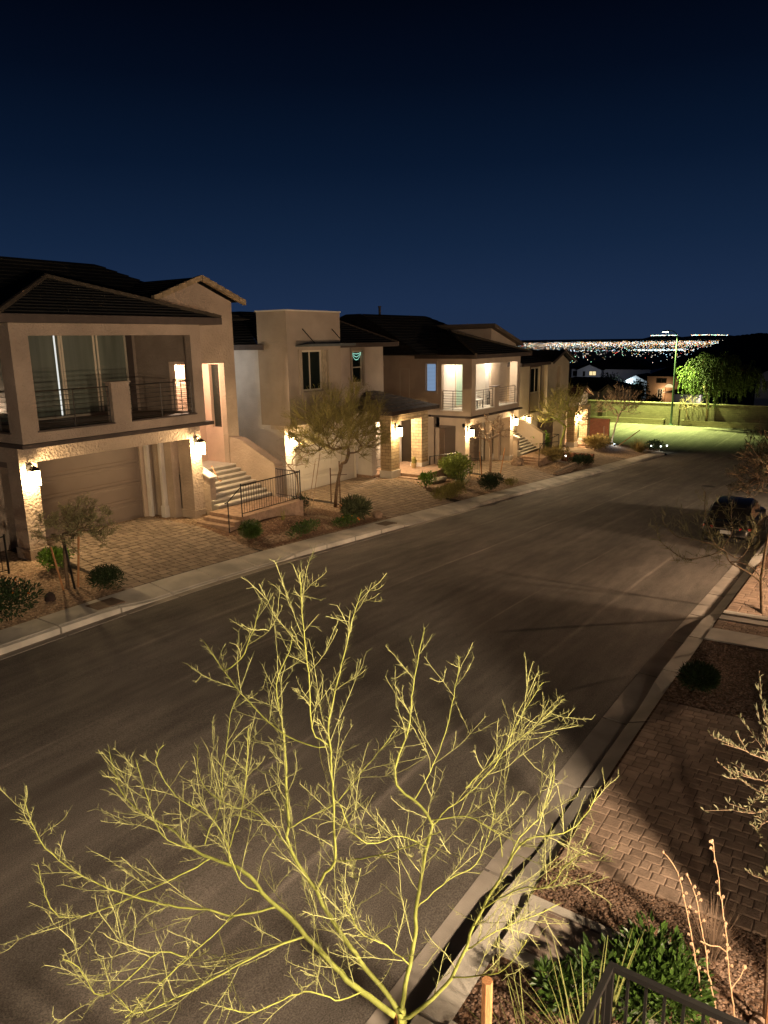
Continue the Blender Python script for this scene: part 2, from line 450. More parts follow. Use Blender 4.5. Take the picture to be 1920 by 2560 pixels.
def sheet(mb, xs, ys, zf):
    b = len(mb.v)
    for x in xs:
        for y in ys: mb.v.append((x, y, zf(x, y)))
    m = len(ys)
    for i in range(len(xs) - 1):
        for j in range(m - 1):
            mb.f.append([b + i*m + j, b + (i+1)*m + j, b + (i+1)*m + j + 1, b + i*m + j + 1]); mb.mi.append(mb.cur)
    return mb

# terrain reaching to the horizon
xs = [-400, -120, -40, -15, 0, 15, 30, 45, 60, 80, 95, 110, 130, 160, 220, 320, 500, 900, 1600, 2600, 5000, 15000, 60000]
def TZ(x):
    pts = [(-400, 12), (-40, -0.6), (0, -0.6), (11, -0.7), (60, -4.2), (84, -4.3), (95, -4.6), (110, -5.2), (130, -6.5), (160, -10), (220, -17), (320, -30), (500, -50), (900, -90), (1600, -140), (2600, -178), (60000, -182)]
    for (a, za), (b, zb) in zip(pts, pts[1:]):
        if x <= b: return za + (zb - za) * max(0, (x - a) / (b - a))
    return pts[-1][1]
sheet(MB(), xs, [-30000, -3000, -400, -60, -20, 0, 20, 60, 400, 3000, 40000], lambda x, y: TZ(x)).build('ground', FAR_SOIL)
tag(bpy.data.objects['ground'], kind='structure')

def structure(mb, name, m, **k):
    return tag(mb.build(name, m, **k), kind='structure')

xr = frange(-14, 61.2, 0.8)
structure(sheet(MB(), xr, [3.02, 5.5, 8.1, 10.7, 13.24], lambda x, y: S(x) + 0.035 - 0.035 * ((y - 8.1) / 5.1) ** 2), 'street', ASPH)
structure(sheet(MB(), frange(61.2, 80.6, 1.2), frange(-40, 60, 4), lambda x, y: S(x) - 0.004 - 0.0 * y), 'cross_street', ASPH)
# corner aprons where the street opens into the cross street
ap = MB()
for sgn, y0 in ((1, 13.24), (-1, 3.02)):
    prev = None
    for k in range(9):
        t = k / 8 * math.pi / 2
        px_, py_ = 57.0 + 4.2 * math.sin(t), y0 + sgn * 4.2 * (1 - math.cos(t))
        if prev: ap.quad((prev[0], prev[1], S(prev[0]) + 0.004), (px_, py_, S(px_) + 0.004), (61.2, py_, S(61.2) + 0.004), (61.2, prev[1], S(61.2) + 0.004))
        prev = (px_, py_)
structure(ap, 'street_corner', ASPH)

# yards
structure(sheet(MB(), frange(14.9, 20.7, 0.3), frange(14.42, 17.4, .25), lambda x, y: G(x, y) + .006), 'gravel_mound', GRAVEL_R)
structure(sheet(MB(), frange(-14, 61, 0.75), [WK1 - 0.03] + frange(14.6, 20, 0.6) + [22, 26, 34], lambda x, y: G(x, y) - (0.012 if y < WK1 else 0)), 'gravel_yard', GRAVEL)
structure(sheet(MB(), frange(-8, 57, 0.75), [-14, -8, -4, -2, -1, 0, 0.8, 1.6, 2.2, 2.42], lambda x, y: GN(x, y) - 0.02), 'gravel_verge', GRAVEL_R)
structure(sheet(MB(), [56, 58, 61], frange(-14, 2, 2), lambda x, y: S(x) + 0.12), 'corner_verge', DIRT)

# gutters, kerbs and sidewalk in cast lengths with open joints
DRIVES_L = [(9.95, 14.4), (21.2, 25.8), (33.7, 37.4), (43.3, 49.9)]
DRIVES_R = [(-2.4, 3.2 - 3.9), (6.75, 11.25), (16.8, 21.6)]
def in_drive(x, D):
    for a, b in D:
        if a > b: a, b = b, a
        if a - 0.9 <= x <= b + 0.9:
            if x < a: return (x - (a - 0.9)) / 0.9
            if x > b: return ((b + 0.9) - x) / 0.9
            return 1.0
    return 0.0
def strip(mb, x0, x1, y0, y1, top, depth=0.25, sub=3, joint=0.022):
    """a cast length of concrete from x0 to x1; top(x, y) gives its surface"""
    X = frange(x0 + joint, x1 - joint, (x1 - x0) / sub)
    for a, b in zip(X, X[1:]):
        mb.hexa([(a,y0,top(a,y0)-depth),(b,y0,top(b,y0)-depth),(b,y1,top(b,y1)-depth),(a,y1,top(a,y1)-depth)],
                [(a,y0,top(a,y0)),(b,y0,top(b,y0)),(b,y1,top(b,y1)),(a,y1,top(a,y1))])
def kh(x, D): return 0.145 - 0.115 * in_drive(x, D)
gl, kl, sw = MB(), MB(), MB()
x = -14.0
while x < 56.6:
    x1 = x + 1.45
    strip(gl, x, x1, 13.2, 13.43, lambda a, y: S(a) + 0.008 - (0.0 if y < 13.3 else 0.012))
    strip(kl, x, x1, 13.43, WK0 - 0.004, lambda a, y: S(a) + kh(a, DRIVES_L) - (0.02 if y < 13.46 else 0.0))
    strip(sw, x, x1, WK0, WK1, lambda a, y: S(a) + 0.150 - 0.110 * in_drive(a, DRIVES_L) * max(0, (13.95 - y) / 0.43) + 0.004)
    x = x1
structure(gl, 'gutter', CONC_D); structure(kl, 'kerb', CONC); structure(sw, 'sidewalk', CONC)
gr, kr = MB(), MB()
x = -8.0
while x < 56.6:
    x1 = x + 2.05
    strip(gr, x, x1, 2.71, 3.08, lambda a, y: S(a) + 0.008 - (0.014 if y < 2.8 else 0.0), sub=4)
    strip(kr, x, x1, 2.40, 2.68, lambda a, y: S(a) + 0.012 + 0.16 - 0.135 * in_drive(a, DRIVES_R) * (1 if y > 2.5 else 0.25), sub=4)
    x = x1
structure(gr, 'gutter', CONC_D); structure(kr, 'kerb', CONC)
# left corner return of kerb and sidewalk
kc, sc_ = MB(), MB()
for k in range(10):
    t0, t1 = k / 10 * math.pi / 2, (k + 1) / 10 * math.pi / 2
    def P(t, r, z): 
        a = 57.0 + r * math.sin(t); return (a, 17.4 - r * math.cos(t), S(a) + z)
    kc.hexa([P(t0,3.97,-.2),P(t1,3.97,-.2),P(t1,3.88,-.2),P(t0,3.88,-.2)], [P(t0,3.97,.135),P(t1,3.97,.135),P(t1,3.88,.145),P(t0,3.88,.145)])
    sc_.hexa([P(t0,3.87,-.2),P(t1,3.87,-.2),P(t1,3.05,-.2),P(t0,3.05,-.2)], [P(t0,3.87,.15),P(t1,3.87,.15),P(t1,3.05,.15),P(t0,3.05,.15)])
structure(kc, 'corner_kerb', CONC); structure(sc_, 'corner_sidewalk', CONC)
# far kerb and footpath of the cross street
fk, fs_ = MB(), MB()
fk.box(80.6, 80.85, -40, 60, -4.2, -3.47); fs_.box(80.86, 82.6, -40, 60, -4.2, -3.46)
structure(fk, 'far_kerb', CONC); structure(fs_, 'far_footpath', CONC)

# paved driveways: every paver is modelled, in broken courses
def paver(mb, a, b, c, d, zf, g=0.008, ch=0.014, t=0.022):
    a += g; b -= g; c += g; d -= g
    o = [(a,c),(b,c),(b,d),(a,d)]; i = [(a+ch,c+ch),(b-ch,c+ch),(b-ch,d-ch),(a+ch,d-ch)]
    vs = [(x, y, zf(x,y) - 0.01) for x, y in o] + [(x, y, zf(x,y) + t - 0.006) for x, y in o] + [(x, y, zf(x,y) + t) for x, y in i]
    mb.add(vs, [(8,9,10,11),(4,5,9,8),(5,6,10,9),(6,7,11,10),(7,4,8,11),(0,1,5,4),(1,2,6,5),(2,3,7,6),(3,0,4,7)])
def driveway(name, xl, xr_, y0, y1, zf, m, rowh, widths, rnd, along='x'):
    mb = MB()
    if along == 'x':
        y = y0
        while y < y1 - 0.04:
            yb = min(y + rowh, y1); ym = (y + yb) / 2; x = xl(ym); xe = xr_(ym)
            while x < xe - 0.03:
                w = rnd.choice(widths); xb = min(x + w, xe)
                if xe - xb < 0.06: xb = xe
                paver(mb, x, xb, y, yb, zf, .019, .022); x = xb
            y = yb
    else:
        x = xl(0); xe = xr_(0)
        while x < xe - 0.04:
            xb = min(x + rowh * rnd.choice((.72, 1, 1, 1.3)), xe); y = y1 - rnd.uniform(-.05, .05) * 0
            while y > y0 + 0.03:
                w = rnd.choice(widths); ya = max(y - w, y0)
                if ya - y0 < 0.06: ya = y0
                paver(mb, x, xb, ya, y, zf, .0045, .011, .016); y = ya
            x = xb
    structure(mb, name, m)
JN = mat('paver_joint_sand', (.15, .10, .075), .95)
def joint_bed(name, pts, zf):
    mb = MB(); (xa, xb, y0, y1) = pts
    sheet(mb, frange(xa(0), xb(0), 0.5), frange(y0, y1, 0.5), lambda x, y: zf(x, y) + 0.006)
    structure(mb, name, JN if y1 < 3 else JOINT)
rp_ = random.Random(3)
W3 = (0.13, 0.19, 0.25)
lin = lambda y, ya, xa, yb, xb: xa + (xb - xa) * min(1, max(0, (y - ya) / (yb - ya)))
GW = lambda x, y: G(x, y)
driveway('driveway', lambda y: lin(y, 14.3, 9.95, 17.5, 10.5), lambda y: lin(y, 14.3, 14.45, 17.0, 15.0), WK1 + .01, 19.86, GW, PAVER, 0.27, (.2, .28, .36), rp_)
driveway('driveway', lambda y: lin(y, 14.3, 21.2, 18, 22.2), lambda y: lin(y, 14.3, 25.9, 17.6, 27.6), WK1 + .01, 20.15, GW, PAVER, 0.27, (.2, .28, .36), rp_)
driveway('driveway', lambda y: lin(y, 14.3, 33.7, 18, 35.0), lambda y: lin(y, 14.3, 37.4, 17.0, 39.3), WK1 + .01, 19.8, GW, PAVER, 0.27, (.2, .28, .36), rp_)
driveway('driveway', lambda y: lin(y, 14.3, 43.4, 18, 46.3), lambda y: lin(y, 14.3, 49.9, 17.8, 51.9), WK1 + .01, 19.9, GW, PAVER, 0.2, (.17, .25, .3), rp_)
for a, b, c, d in ((10.2, 14.6, WK1, 19.9), (21.9, 26.5, WK1, 20.2), (34.6, 37.9, WK1, 19.9), (45.0, 50.5, WK1, 20)):
    joint_bed('paver_bedding', (lambda _: a, lambda _: b, c, d), GW)
driveway('driveway', lambda _: 6.75, lambda _: 11.25, -2.7, 2.385, lambda x, y: GN(x, y) - 0.012, PAVER_N, 0.14, (0.11, 0.15, 0.19, 0.22), rp_, 'y')
joint_bed('paver_bedding', (lambda _: 6.76, lambda _: 11.24, -2.7, 2.38), lambda x, y: GN(x, y) - 0.013)
driveway('driveway', lambda _: 16.8, lambda _: 21.6, -2.7, 2.385, lambda x, y: GN(x, y) - 0.012, PAVER_N, 0.2, (0.17, 0.25, 0.3), rp_, 'y')
driveway('paved_path', lambda _: 15.35, lambda _: 16.0, -2.0, 2.385, lambda x, y: GN(x, y) - 0.012, PAVER_N, 0.1, (0.15, 0.2), rp_, 'y')
# concrete pads across the near verge
cp = MB()
for xa, xb, ya in ((14.55, 15.3, 0.6), (16.05, 16.35, 0.4), (16.5, 16.75, 0.4)):
    cp.hexa([(xa,ya,-.4),(xb,ya,-.5),(xb,2.39,-.5),(xa,2.39,-.4)], [(xa,ya,GN(xa,ya)+.015),(xb,ya,GN(xb,ya)+.015),(xb,2.39,GN(xb,2.39)+.015),(xa,2.39,GN(xa,2.39)+.015)])
structure(cp, 'concrete_path', CONC)
pd = MB(); pd.box(5.22, 6.04, 0.9, 2.39, 0.1, 0.462)
structure(pd, 'concrete_pad', CONC)
p2 = MB(); p2.box(3.2, 4.35, 2.05, 2.39, 0.1, 0.458); structure(p2, 'concrete_path', CONC)
# utility lid in the pad
t = thing('utility_cover', 'stained rectangular utility box lid set flush in the concrete pad beside the kerb', 'utility cover', (5.63, 1.75, 0.462))
m = MB(); m.wall('x', 0, 0, 0, 0, 0, 0) if False else None
def ring(mb, x0, x1, y0, y1, z0, z1, w):
    mb.box(x0, x1, y0, y0 + w, z0, z1); mb.box(x0, x1, y1 - w, y1, z0, z1); mb.box(x0, x0 + w, y0 + w, y1 - w, z0, z1); mb.box(x1 - w, x1, y0 + w, y1 - w, z0, z1)
ring(m, 5.34, 5.93, 1.2, 2.2, 0.45, 0.468, 0.022); m.build('frame', mat('lid_rim', (0.20, 0.15, 0.12), 0.8), t)
m = MB(); m.box(5.37, 5.90, 1.23, 2.17, 0.45, 0.466); m.build('lid', mat('lid_stained', (0.40, 0.33, 0.27), 0.9, 0.45, 4.5, 0.2, 50, c2=(0.17, 0.11, 0.08)), t)
# dark repair plates let into the far sidewalk
for i, (xa, xb, lab) in enumerate(((8.75, 9.45, 'brown meter box cover let into the sidewalk by the dark round bush'), (19.9, 20.6, 'brown meter box cover let into the sidewalk in front of the tall spiky shrub'))):
    m = MB(); z = lambda x: S(x) + 0.158
    m.hexa([(xa,13.62,z(xa)-.03),(xb,13.62,z(xb)-.03),(xb,14.1,z(xb)-.03),(xa,14.1,z(xa)-.03)], [(xa,13.62,z(xa)),(xb,13.62,z(xb)),(xb,14.1,z(xb)),(xa,14.1,z(xa))])
    o = m.build('meter_cover', mat('meter_lid', (0.16, 0.105, 0.07), 0.9, 0.2, 5), loc=(xa, 13.62, z(xa)))
    tag(o, lab, 'meter cover', 'meter covers in the sidewalk')
# manhole in the street
m = MB(); m.tube([(40.1, 7.07, S(40.1) + 0.0), (40.1, 7.07, S(40.1) + 0.045)], 0.33, 20)
tag(m.build('manhole_cover', mat('iron_lid', (0.035, 0.03, 0.027), 0.7), loc=(40.1, 7.07, S(40.1))), 'round dark manhole cover in the street beyond the parked car', 'manhole cover')
# ================================================================ houses
def window(parent, axis, p, u0, u1, z0, z1, pane, frame, split=None, hsplit=None, fw=0.05, out=-1, sill=None, depth=0.05):
    """window > pane, bars. p = plane coordinate of the outside face; out = direction (sign) of the outside"""
    d = depth * -out
    mb = MB()
    def bx(ua, ub, za, zb, pa, pb):
        pa, pb = min(pa, pb), max(pa, pb)
        if axis == 'x': mb.box(ua, ub, pa, pb, za, zb)
        else: mb.box(pa, pb, ua, ub, za, zb)
    bx(u0, u0+fw, z0, z1, p, p+d); bx(u1-fw, u1, z0, z1, p, p+d)
    bx(u0+fw, u1-fw, z0, z0+fw, p, p+d); bx(u0+fw, u1-fw, z1-fw, z1, p, p+d)
    for s in (split or []): bx(s-fw*0.45, s+fw*0.45, z0+fw, z1-fw, p+d*0.1, p+d*0.95)
    for h in (hsplit or []): bx(u0+fw, u1-fw, h-fw*0.5, h+fw*0.5, p+d*0.05, p+d*0.98)
    fo = mb.build('window', frame, parent)
    mb = MB()
    bx(u0+fw*0.5, u1-fw*0.5, z0+fw*0.5, z1-fw*0.5, p+d*0.5, p+d*0.62)
    mb.build('pane', pane, fo)
    return fo

def lantern(parent, x, y, z, power=None, color=WARM, s=1.2, out=(0, -1), light=True, glass=None, rad=.08):
    """wall lantern: back plate and arm, cap, glass (> its bulb)"""
    ox, oy = out
    cx, cy = x + ox * 0.20 * s, y + oy * 0.20 * s
    mb = MB()
    px, py = abs(oy) * 0.06 * s + abs(ox) * 0.012, abs(ox) * 0.06 * s + abs(oy) * 0.012
    mb.box(x - px + ox*.012, x + px + ox*.012, y - py + oy*.012, y + py + oy*.012, z - 0.02*s, z + 0.30*s)
    mb.tube([(x, y, z + 0.27*s), (x + ox*0.11*s, y + oy*0.11*s, z + 0.32*s), (cx, cy, z + 0.27*s)], 0.014*s, 5)
    w = 0.105 * s
    b = [(cx-w, cy-w, z+0.17*s), (cx+w, cy-w, z+0.17*s), (cx+w, cy+w, z+0.17*s), (cx-w, cy+w, z+0.17*s)]
    tp = [(cx-w*.3, cy-w*.3, z+0.26*s), (cx+w*.3, cy-w*.3, z+0.26*s), (cx+w*.3, cy+w*.3, z+0.26*s), (cx-w*.3, cy+w*.3, z+0.26*s)]
    mb.hexa(b, tp)
    for sx in (-1, 1):
        for sy in (-1, 1):
            mb.bar((cx+sx*w*.84, cy+sy*w*.84, z-0.17*s), (cx+sx*w*.84, cy+sy*w*.84, z+0.17*s), 0.007*s)
    for k in (-1, 1):
        mb.bar((cx-w*.84, cy+k*w*.84, z-0.17*s), (cx+w*.84, cy+k*w*.84, z-0.17*s), 0.008*s)
        mb.bar((cx+k*w*.84, cy-w*.84, z-0.17*s), (cx+k*w*.84, cy+w*.84, z-0.17*s), 0.008*s)
    lo = mb.build('wall_lantern', DARK, parent)
    mb = MB(); g = w * 0.8
    mb.wall('x', cy-g, cy-g, cx-g, cx+g, z-0.165*s, z+0.165*s) if False else None
    for a, b_ in (((cx-g,cy-g),(cx+g,cy-g)), ((cx+g,cy-g),(cx+g,cy+g)), ((cx+g,cy+g),(cx-g,cy+g)), ((cx-g,cy+g),(cx-g,cy-g))):
        mb.quad((a[0],a[1],z-0.165*s), (b_[0],b_[1],z-0.165*s), (b_[0],b_[1],z+0.165*s), (a[0],a[1],z+0.165*s))
    mb.build('glass', glass or LGLASS, lo)
    if light:
        lamp('lantern_bulb', (cx, cy, z - 0.01), power or P_LANTERN, color, rad, lo)
    return lo

def lamp(name, loc, power, color, r=0.05, parent=None, spot=None, aim=None):
    ld = bpy.data.lights.new(name, 'SPOT' if spot else 'POINT')
    ld.energy = power; ld.color = color; ld.shadow_soft_size = r
    o = bpy.data.objects.new(name, ld); col.objects.link(o)
    if spot:
        ld.spot_size = R(spot); ld.spot_blend = 0.8
        o.rotation_euler = Vector(aim).to_track_quat('-Z', 'Y').to_euler()
    if parent: o.parent = parent; o.location = Vector(loc) - wloc(parent)
    else: o.location = loc
    return o

def ceiling_light(parent, x, y, z, power, color=WARM2, r=0.08):
    mb = MB(); mb.tube([(x, y, z), (x, y, z - 0.03)], 0.13, 14)
    f = mb.build('ceiling_light', WHITE, parent)
    mb = MB(); mb.tube([(x, y, z - 0.031), (x, y, z - 0.055)], 0.105, 14); mb.build('glass', LGLASS_W, f)
    lamp('ceiling_bulb', (x, y, z - 0.12), power, color, r, f)

def railing(parent, axis, p, u0, u1, z0, z1, n=7, posts=(0, 0.5, 1), m=None, name='balcony_railing', r=0.011):
    mb = MB()
    Pt = (lambda u, z: (u, p, z)) if axis == 'x' else (lambda u, z: (p, u, z))
    for i in range(n):
        z = z0 + 0.05 + (z1 - z0 - 0.05) * i / (n - 1)
        mb.bar(Pt(u0, z), Pt(u1, z), r * (1.7 if i == n - 1 else 0.8))
    for t in posts:
        u = u0 + (u1 - u0) * t
        mb.bar(Pt(u, z0), Pt(u, z1), r * 1.7)
    return mb.build(name, m or RAIL, parent)

def picket(mb, a, b, h, ha=0.06, sp=0.11, r=0.009, posts=True, z_b=None):
    """vertical-bar panel from point a to point b (base points), height h"""
    a, b = Vector(a), Vector(b)
    up = Vector((0, 0, 1))
    mb.bar(a + up*h, b + up*h, 0.018); mb.bar(a + up*ha, b + up*ha, 0.014)
    n = max(1, int((b - a).length / sp))
    for i in range(n + 1):
        q = a.lerp(b, i / n)
        mb.bar(q + up*ha, q + up*h, r)
    return mb

def post(mb, p, h, r=0.024):
    mb.bar(p, (p[0], p[1], p[2] + h), r)

def garage_door(parent, axis, p, u0, u1, z0, z1, m, rows=4, cols=4):
    """sectional door: raised panels in rows"""
    mb = MB(); n = rows
    for i in range(n):
        a = z0 + (z1 - z0) * i / n + 0.006; b = z0 + (z1 - z0) * (i + 1) / n - 0.006
        mb.box(u0, u1, p, p + 0.04, a, b)
        for k in range(cols):
            ua = u0 + (u1 - u0) * k / cols + 0.09; ub = u0 + (u1 - u0) * (k + 1) / cols - 0.09
            mb.hexa([(ua, p - 0.001, a + 0.09), (ub, p - 0.001, a + 0.09), (ub, p - 0.001, b - 0.09), (ua, p - 0.001, b - 0.09)],
                    [(ua + .03, p - 0.014, a + 0.12), (ub - .03, p - 0.014, a + 0.12), (ub - .03, p - 0.014, b - 0.12), (ua + .03, p - 0.014, b - 0.12)])
    mb.box(u0, u1, p + 0.045, p + 0.06, z0, z1)
    d = mb.build('garage_door', m, parent)
    mb = MB(); mb.box(u0 - 0.09, u0 - 0.001, p - 0.05, p + 0.06, z0, z1 + 0.09); mb.box(u1 + 0.001, u1 + 0.09, p - 0.05, p + 0.06, z0, z1 + 0.09); mb.box(u0 - 0.001, u1 + 0.001, p - 0.05, p + 0.06, z1 + 0.001, z1 + 0.09)
    mb.build('door_trim', TRIM_L if m is GDOOR_L else STUCCO, parent)
    return d

def eave_board(parent, segs, z0, z1, t=0.03, m=None):
    """fascia boards: segs = ((x0,y0),(x1,y1)) axis aligned runs"""
    mb = MB()
    for (xa, ya), (xb, yb) in segs:
        if abs(xa - xb) < 1e-6: mb.box(xa - t/2, xa + t/2, min(ya, yb), max(ya, yb), z0, z1)
        else: mb.box(min(xa, xb), max(xa, xb), ya - t/2, ya + t/2, z0, z1)
    return mb.build('fascia', m or TRIM, parent)

def steps_up(mb, x0, x1, y0, y1, z0, z1, n):
    """flight climbing towards +y"""
    for i in range(n):
        a = y0 + (y1 - y0) * i / n; zt = z0 + (z1 - z0) * (i + 1) / n
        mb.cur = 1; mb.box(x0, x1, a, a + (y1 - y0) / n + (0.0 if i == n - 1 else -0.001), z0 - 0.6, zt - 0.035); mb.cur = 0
        mb.box(x0, x1, a - 0.025, a + (y1 - y0) / n - 0.026, zt - 0.0345, zt)

# ---------------------------------------------------------------- split-level house with corner balcony (first and third)
def balcony_house(dx, dz, label, style):
    X = lambda v: v + dx
    Z = lambda v: v + dz
    first = style == 1
    wallm = STUCCO if first else STUCCO_H3
    h = thing('house', label, 'house', (X(13.0), 22.0, Z(0.35)), 'houses across the street')
    w = lambda mb, n='wall', m=None: mb.build(n, m or wallm, h)
    # lower storey
    mb = MB()
    mb.box(X(10.02), X(10.5), 18.35, 18.95, Z(-.4), Z(3.0)); w(mb, 'pillar'); mb = MB(); mb.box(X(15.7), X(16.15), 18.35, 18.95, Z(-.4), Z(3.0)); w(mb, 'pillar')
    mb = MB(); mb.box(X(9.99), X(10.53), 18.31, 18.98, Z(-.4), Z(.68)); w(mb, 'plinth', STUCCO if first else STUCCO_P); mb = MB(); mb.box(X(15.67), X(16.18), 18.31, 18.98, Z(-.4), Z(.62)); w(mb, 'plinth', STUCCO if first else STUCCO_P)
    mb = MB(); mb.box(X(10.02), X(16.15), 18.35, 19.95, Z(3.0), Z(3.42)); w(mb, 'lintel')
    mb = MB()
    mb.wall('x', 19.96, 20.2, X(10.02), X(16.15), Z(-.3), Z(3.0), [(X(10.68), X(14.95), Z(-1), Z(2.85))])
    mb.wall('y', X(15.4), X(15.66), 18.96, 19.95, Z(-.4), Z(3.0))
    mb.wall('y', X(10.02), X(10.3), 20.3, 28.0, Z(-.4), Z(3.42)); w(mb)
    mb = MB(); mb.wall('y', X(10.62), X(10.66), 18.95, 20.3, Z(-.4), Z(3.0)); mb.box(X(10.02), X(10.62), 18.96, 20.29, Z(2.85), Z(3.0)); w(mb, 'side_recess', GDOOR)
    mb = MB(); mb.box(X(15.25), X(15.398), 19.3, 19.42, Z(.2), Z(2.9)); mb.box(X(15.1), X(15.2), 19.8, 19.95, Z(.2), Z(2.9)); mb.box(X(15.22), X(15.399), 19.26, 19.46, Z(.2), Z(.75)); w(mb, 'downpipe_casing', STUCCO_P)
    garage_door(h, 'x', 20.02, X(10.68), X(14.95), Z(0.33), Z(2.85), GDOOR, 4, 1)
    # floor band
    mb = MB(); mb.box(X(9.92), X(16.38), 17.9, 18.34, Z(3.425), Z(3.53)); mb.box(X(9.92), X(9.99), 18.34, 20.4, Z(3.425), Z(3.53)); w(mb, 'floor_band', TRIM)
    # upper storey
    mb = MB()
    mb.wall('x', 18.0, 18.26, X(10.0), X(16.12), Z(3.535), Z(6.55), [(X(10.48), X(15.72), Z(3.83), Z(6.24))])
    mb.box(X(12.74), X(13.33), 17.998, 18.262, Z(3.825), Z(4.93))
    mb.wall('y', X(10.0), X(10.26), 18.261, 28.0, Z(3.535), Z(6.55), [(18.55, 19.82, Z(3.8), Z(6.23)), (20.15, 20.8, Z(4.78), Z(6.3))])
    mb.wall('y', X(15.88), X(16.12), 18.261, 21.1, Z(3.535), Z(6.55), [(18.55, 19.3, Z(3.85), Z(5.42))] if first else [(18.55, 20.3, Z(3.85), Z(6.2))])
    w(mb)
    mb = MB(); mb.box(X(12.7), X(13.37), 17.96, 18.3, Z(4.931), Z(4.97)); w(mb, 'pier_cap', TRIM if not first else wallm)
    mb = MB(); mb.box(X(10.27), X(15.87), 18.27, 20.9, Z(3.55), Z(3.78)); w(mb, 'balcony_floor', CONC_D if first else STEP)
    mb = MB(); mb.box(X(10.27), X(15.87), 18.27, 20.9, Z(6.45), Z(6.54)); w(mb, 'balcony_ceiling', wallm if first else STUCCO_P)
    mb = MB(); mb.box(X(10.44), X(12.74), 17.96, 18.3, Z(3.80), Z(3.845)); mb.box(X(13.33), X(15.76), 17.96, 18.3, Z(3.80), Z(3.845)); mb.box(X(9.96), X(10.3), 18.5, 19.86, Z(3.77), Z(3.815))
    w(mb, 'sill', TRIM if first else TRIM_L)
    # glazed balcony wall
    if first:
        mb = MB(); mb.wall('x', 20.9, 21.05, X(10.27), X(15.87), Z(3.78), Z(6.45), [(X(10.5), X(15.5), Z(3.8), Z(6.4))]); w(mb, 'balcony_wall')
        f = window(h, 'x', 20.88, X(10.5), X(15.5), Z(3.80), Z(6.4), GLASS_G, WFRAME, [X(12.0), X(13.12), X(13.2), X(14.3), X(14.42)], fw=0.07)
        mb = MB(); mb.box(X(12.95), X(13.0), 20.895, 20.9, Z(3.86), Z(6.36)); mb.build('curtain_gap', glow('cool_gap', (0.95, 0.96, 0.9), .9), f)
        mb = MB(); mb.box(X(15.5), X(15.72), 20.85, 20.9, Z(3.8), Z(6.4)); mb.build('door_edge', TRIM, f)
    else:
        mb = MB(); mb.wall('x', 20.0, 20.2, X(10.27), X(15.87), Z(3.78), Z(6.45), [(X(11.85), X(13.6), Z(3.8), Z(6.3))])
        mb.wall('x', 19.35, 19.999, X(14.3), X(15.87), Z(3.78), Z(6.45), [(X(14.75), X(15.45), Z(4.3), Z(5.6))]); w(mb, 'balcony_wall', STUCCO_P)
        f = window(h, 'x', 19.97, X(11.85), X(13.6), Z(3.80), Z(6.3), mat('blinds_green', (0.33, 0.47, 0.38), 0.4, 0.3, 4, stretch=(14, 1, 0.2)), WFRAME, [X(12.7)], fw=0.08)
        mb = MB(); mb.box(X(14.75), X(15.45), 19.5, 19.55, Z(4.3), Z(5.6)); mb.build('niche', GDOOR, h)
        ceiling_light(h, X(11.6), 19.0, Z(6.45), 230, (1.0, 0.86, 0.66))
        ceiling_light(h, X(14.2), 18.9, Z(6.45), 230, (1.0, 0.86, 0.66))
    railing(h, 'x', 18.12, X(10.5), X(12.72), Z(3.85), Z(4.84), 8)
    railing(h, 'x', 18.12, X(13.35), X(15.7), Z(3.85), Z(4.84), 8)
    railing(h, 'y', X(10.12), 18.56, 19.8, Z(3.82), Z(4.84), 8)
    if first: railing(h, 'y', X(15.99), 18.56, 19.28, Z(3.87), Z(4.84), 8)
    # side window
    mb = MB(); ring_y = [(20.05, 20.15, 4.68, 6.4), (20.8, 20.9, 4.68, 6.4)]
    for ya, yb, za, zb in ring_y: mb.box(X(9.95), X(9.998), ya, yb, Z(za), Z(zb))
    mb.box(X(9.95), X(9.998), 20.15, 20.8, Z(6.3), Z(6.4)); mb.box(X(9.95), X(9.998), 20.15, 20.8, Z(4.68), Z(4.78)); w(mb, 'window_trim', wallm)
    blue = glow('blue_blinds', (0.24, 0.38, 0.60), 0.85)
    window(h, 'y', X(10.05), 20.15, 20.8, Z(4.78), Z(6.3), GLASS_D if first else blinds_mat(), WFRAME, None, None, 0.045)
    if not first: window(h, 'y', X(9.985), 21.85, 22.5, Z(4.1), Z(6.0), blinds_mat(), WFRAME, None, None, 0.045)
    # roofs
    ex0, ex1, ey = X(9.5), X(16.6), 17.5
    ez = Z(6.72)
    eave_board(h, [((ex0, ey), (ex1, ey)), ((ex0, ey), (ex0, 21.2)), ((ex1, ey), (ex1, 19.18))], Z(6.545), Z(6.75), 0.04)
    mb = MB(); mb.box(ex0 + .02, ex1 - .02, ey + .02, 21.2, Z(6.555), Z(6.575)); w(mb, 'soffit', TRIM)
    ap = (X(13.05), 21.05, Z(7.95))
    mb = MB()
    mb.courses((ex0, ey, ez), (ex1, ey, ez), ap, ap, 13)
    mb.courses((ex0, 27.0, ez), (ex0, ey, ez), ap, (X(13.05), 27.0, Z(7.95)), 13)
    mb.courses((ex1, ey, ez), (ex1, 22.0, ez), (X(13.05), 22.0, Z(7.95)), ap, 13)
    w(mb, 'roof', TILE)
    mb = MB()
    for c in ((ex0, ey, ez), (ex1, ey, ez)):
        a, b = Vector(c), Vector(ap)
        for i in range(22):
            mb.tube([a.lerp(b, i / 22) + Vector((0, 0, .04)), a.lerp(b, (i + 1.15) / 22) + Vector((0, 0, .055))], 0.075, 6)
    w(mb, 'ridge_caps', mat('ridge_tile_dark', (0.085, 0.065, 0.045), 0.9, 0.3, 5))
    # main roof behind
    ry, rz = 24.0, Z(8.8)
    mb = MB()
    e0, e1, f0, f1 = X(8.0), X(20.3 if first else 19.4), 19.9, 30.0
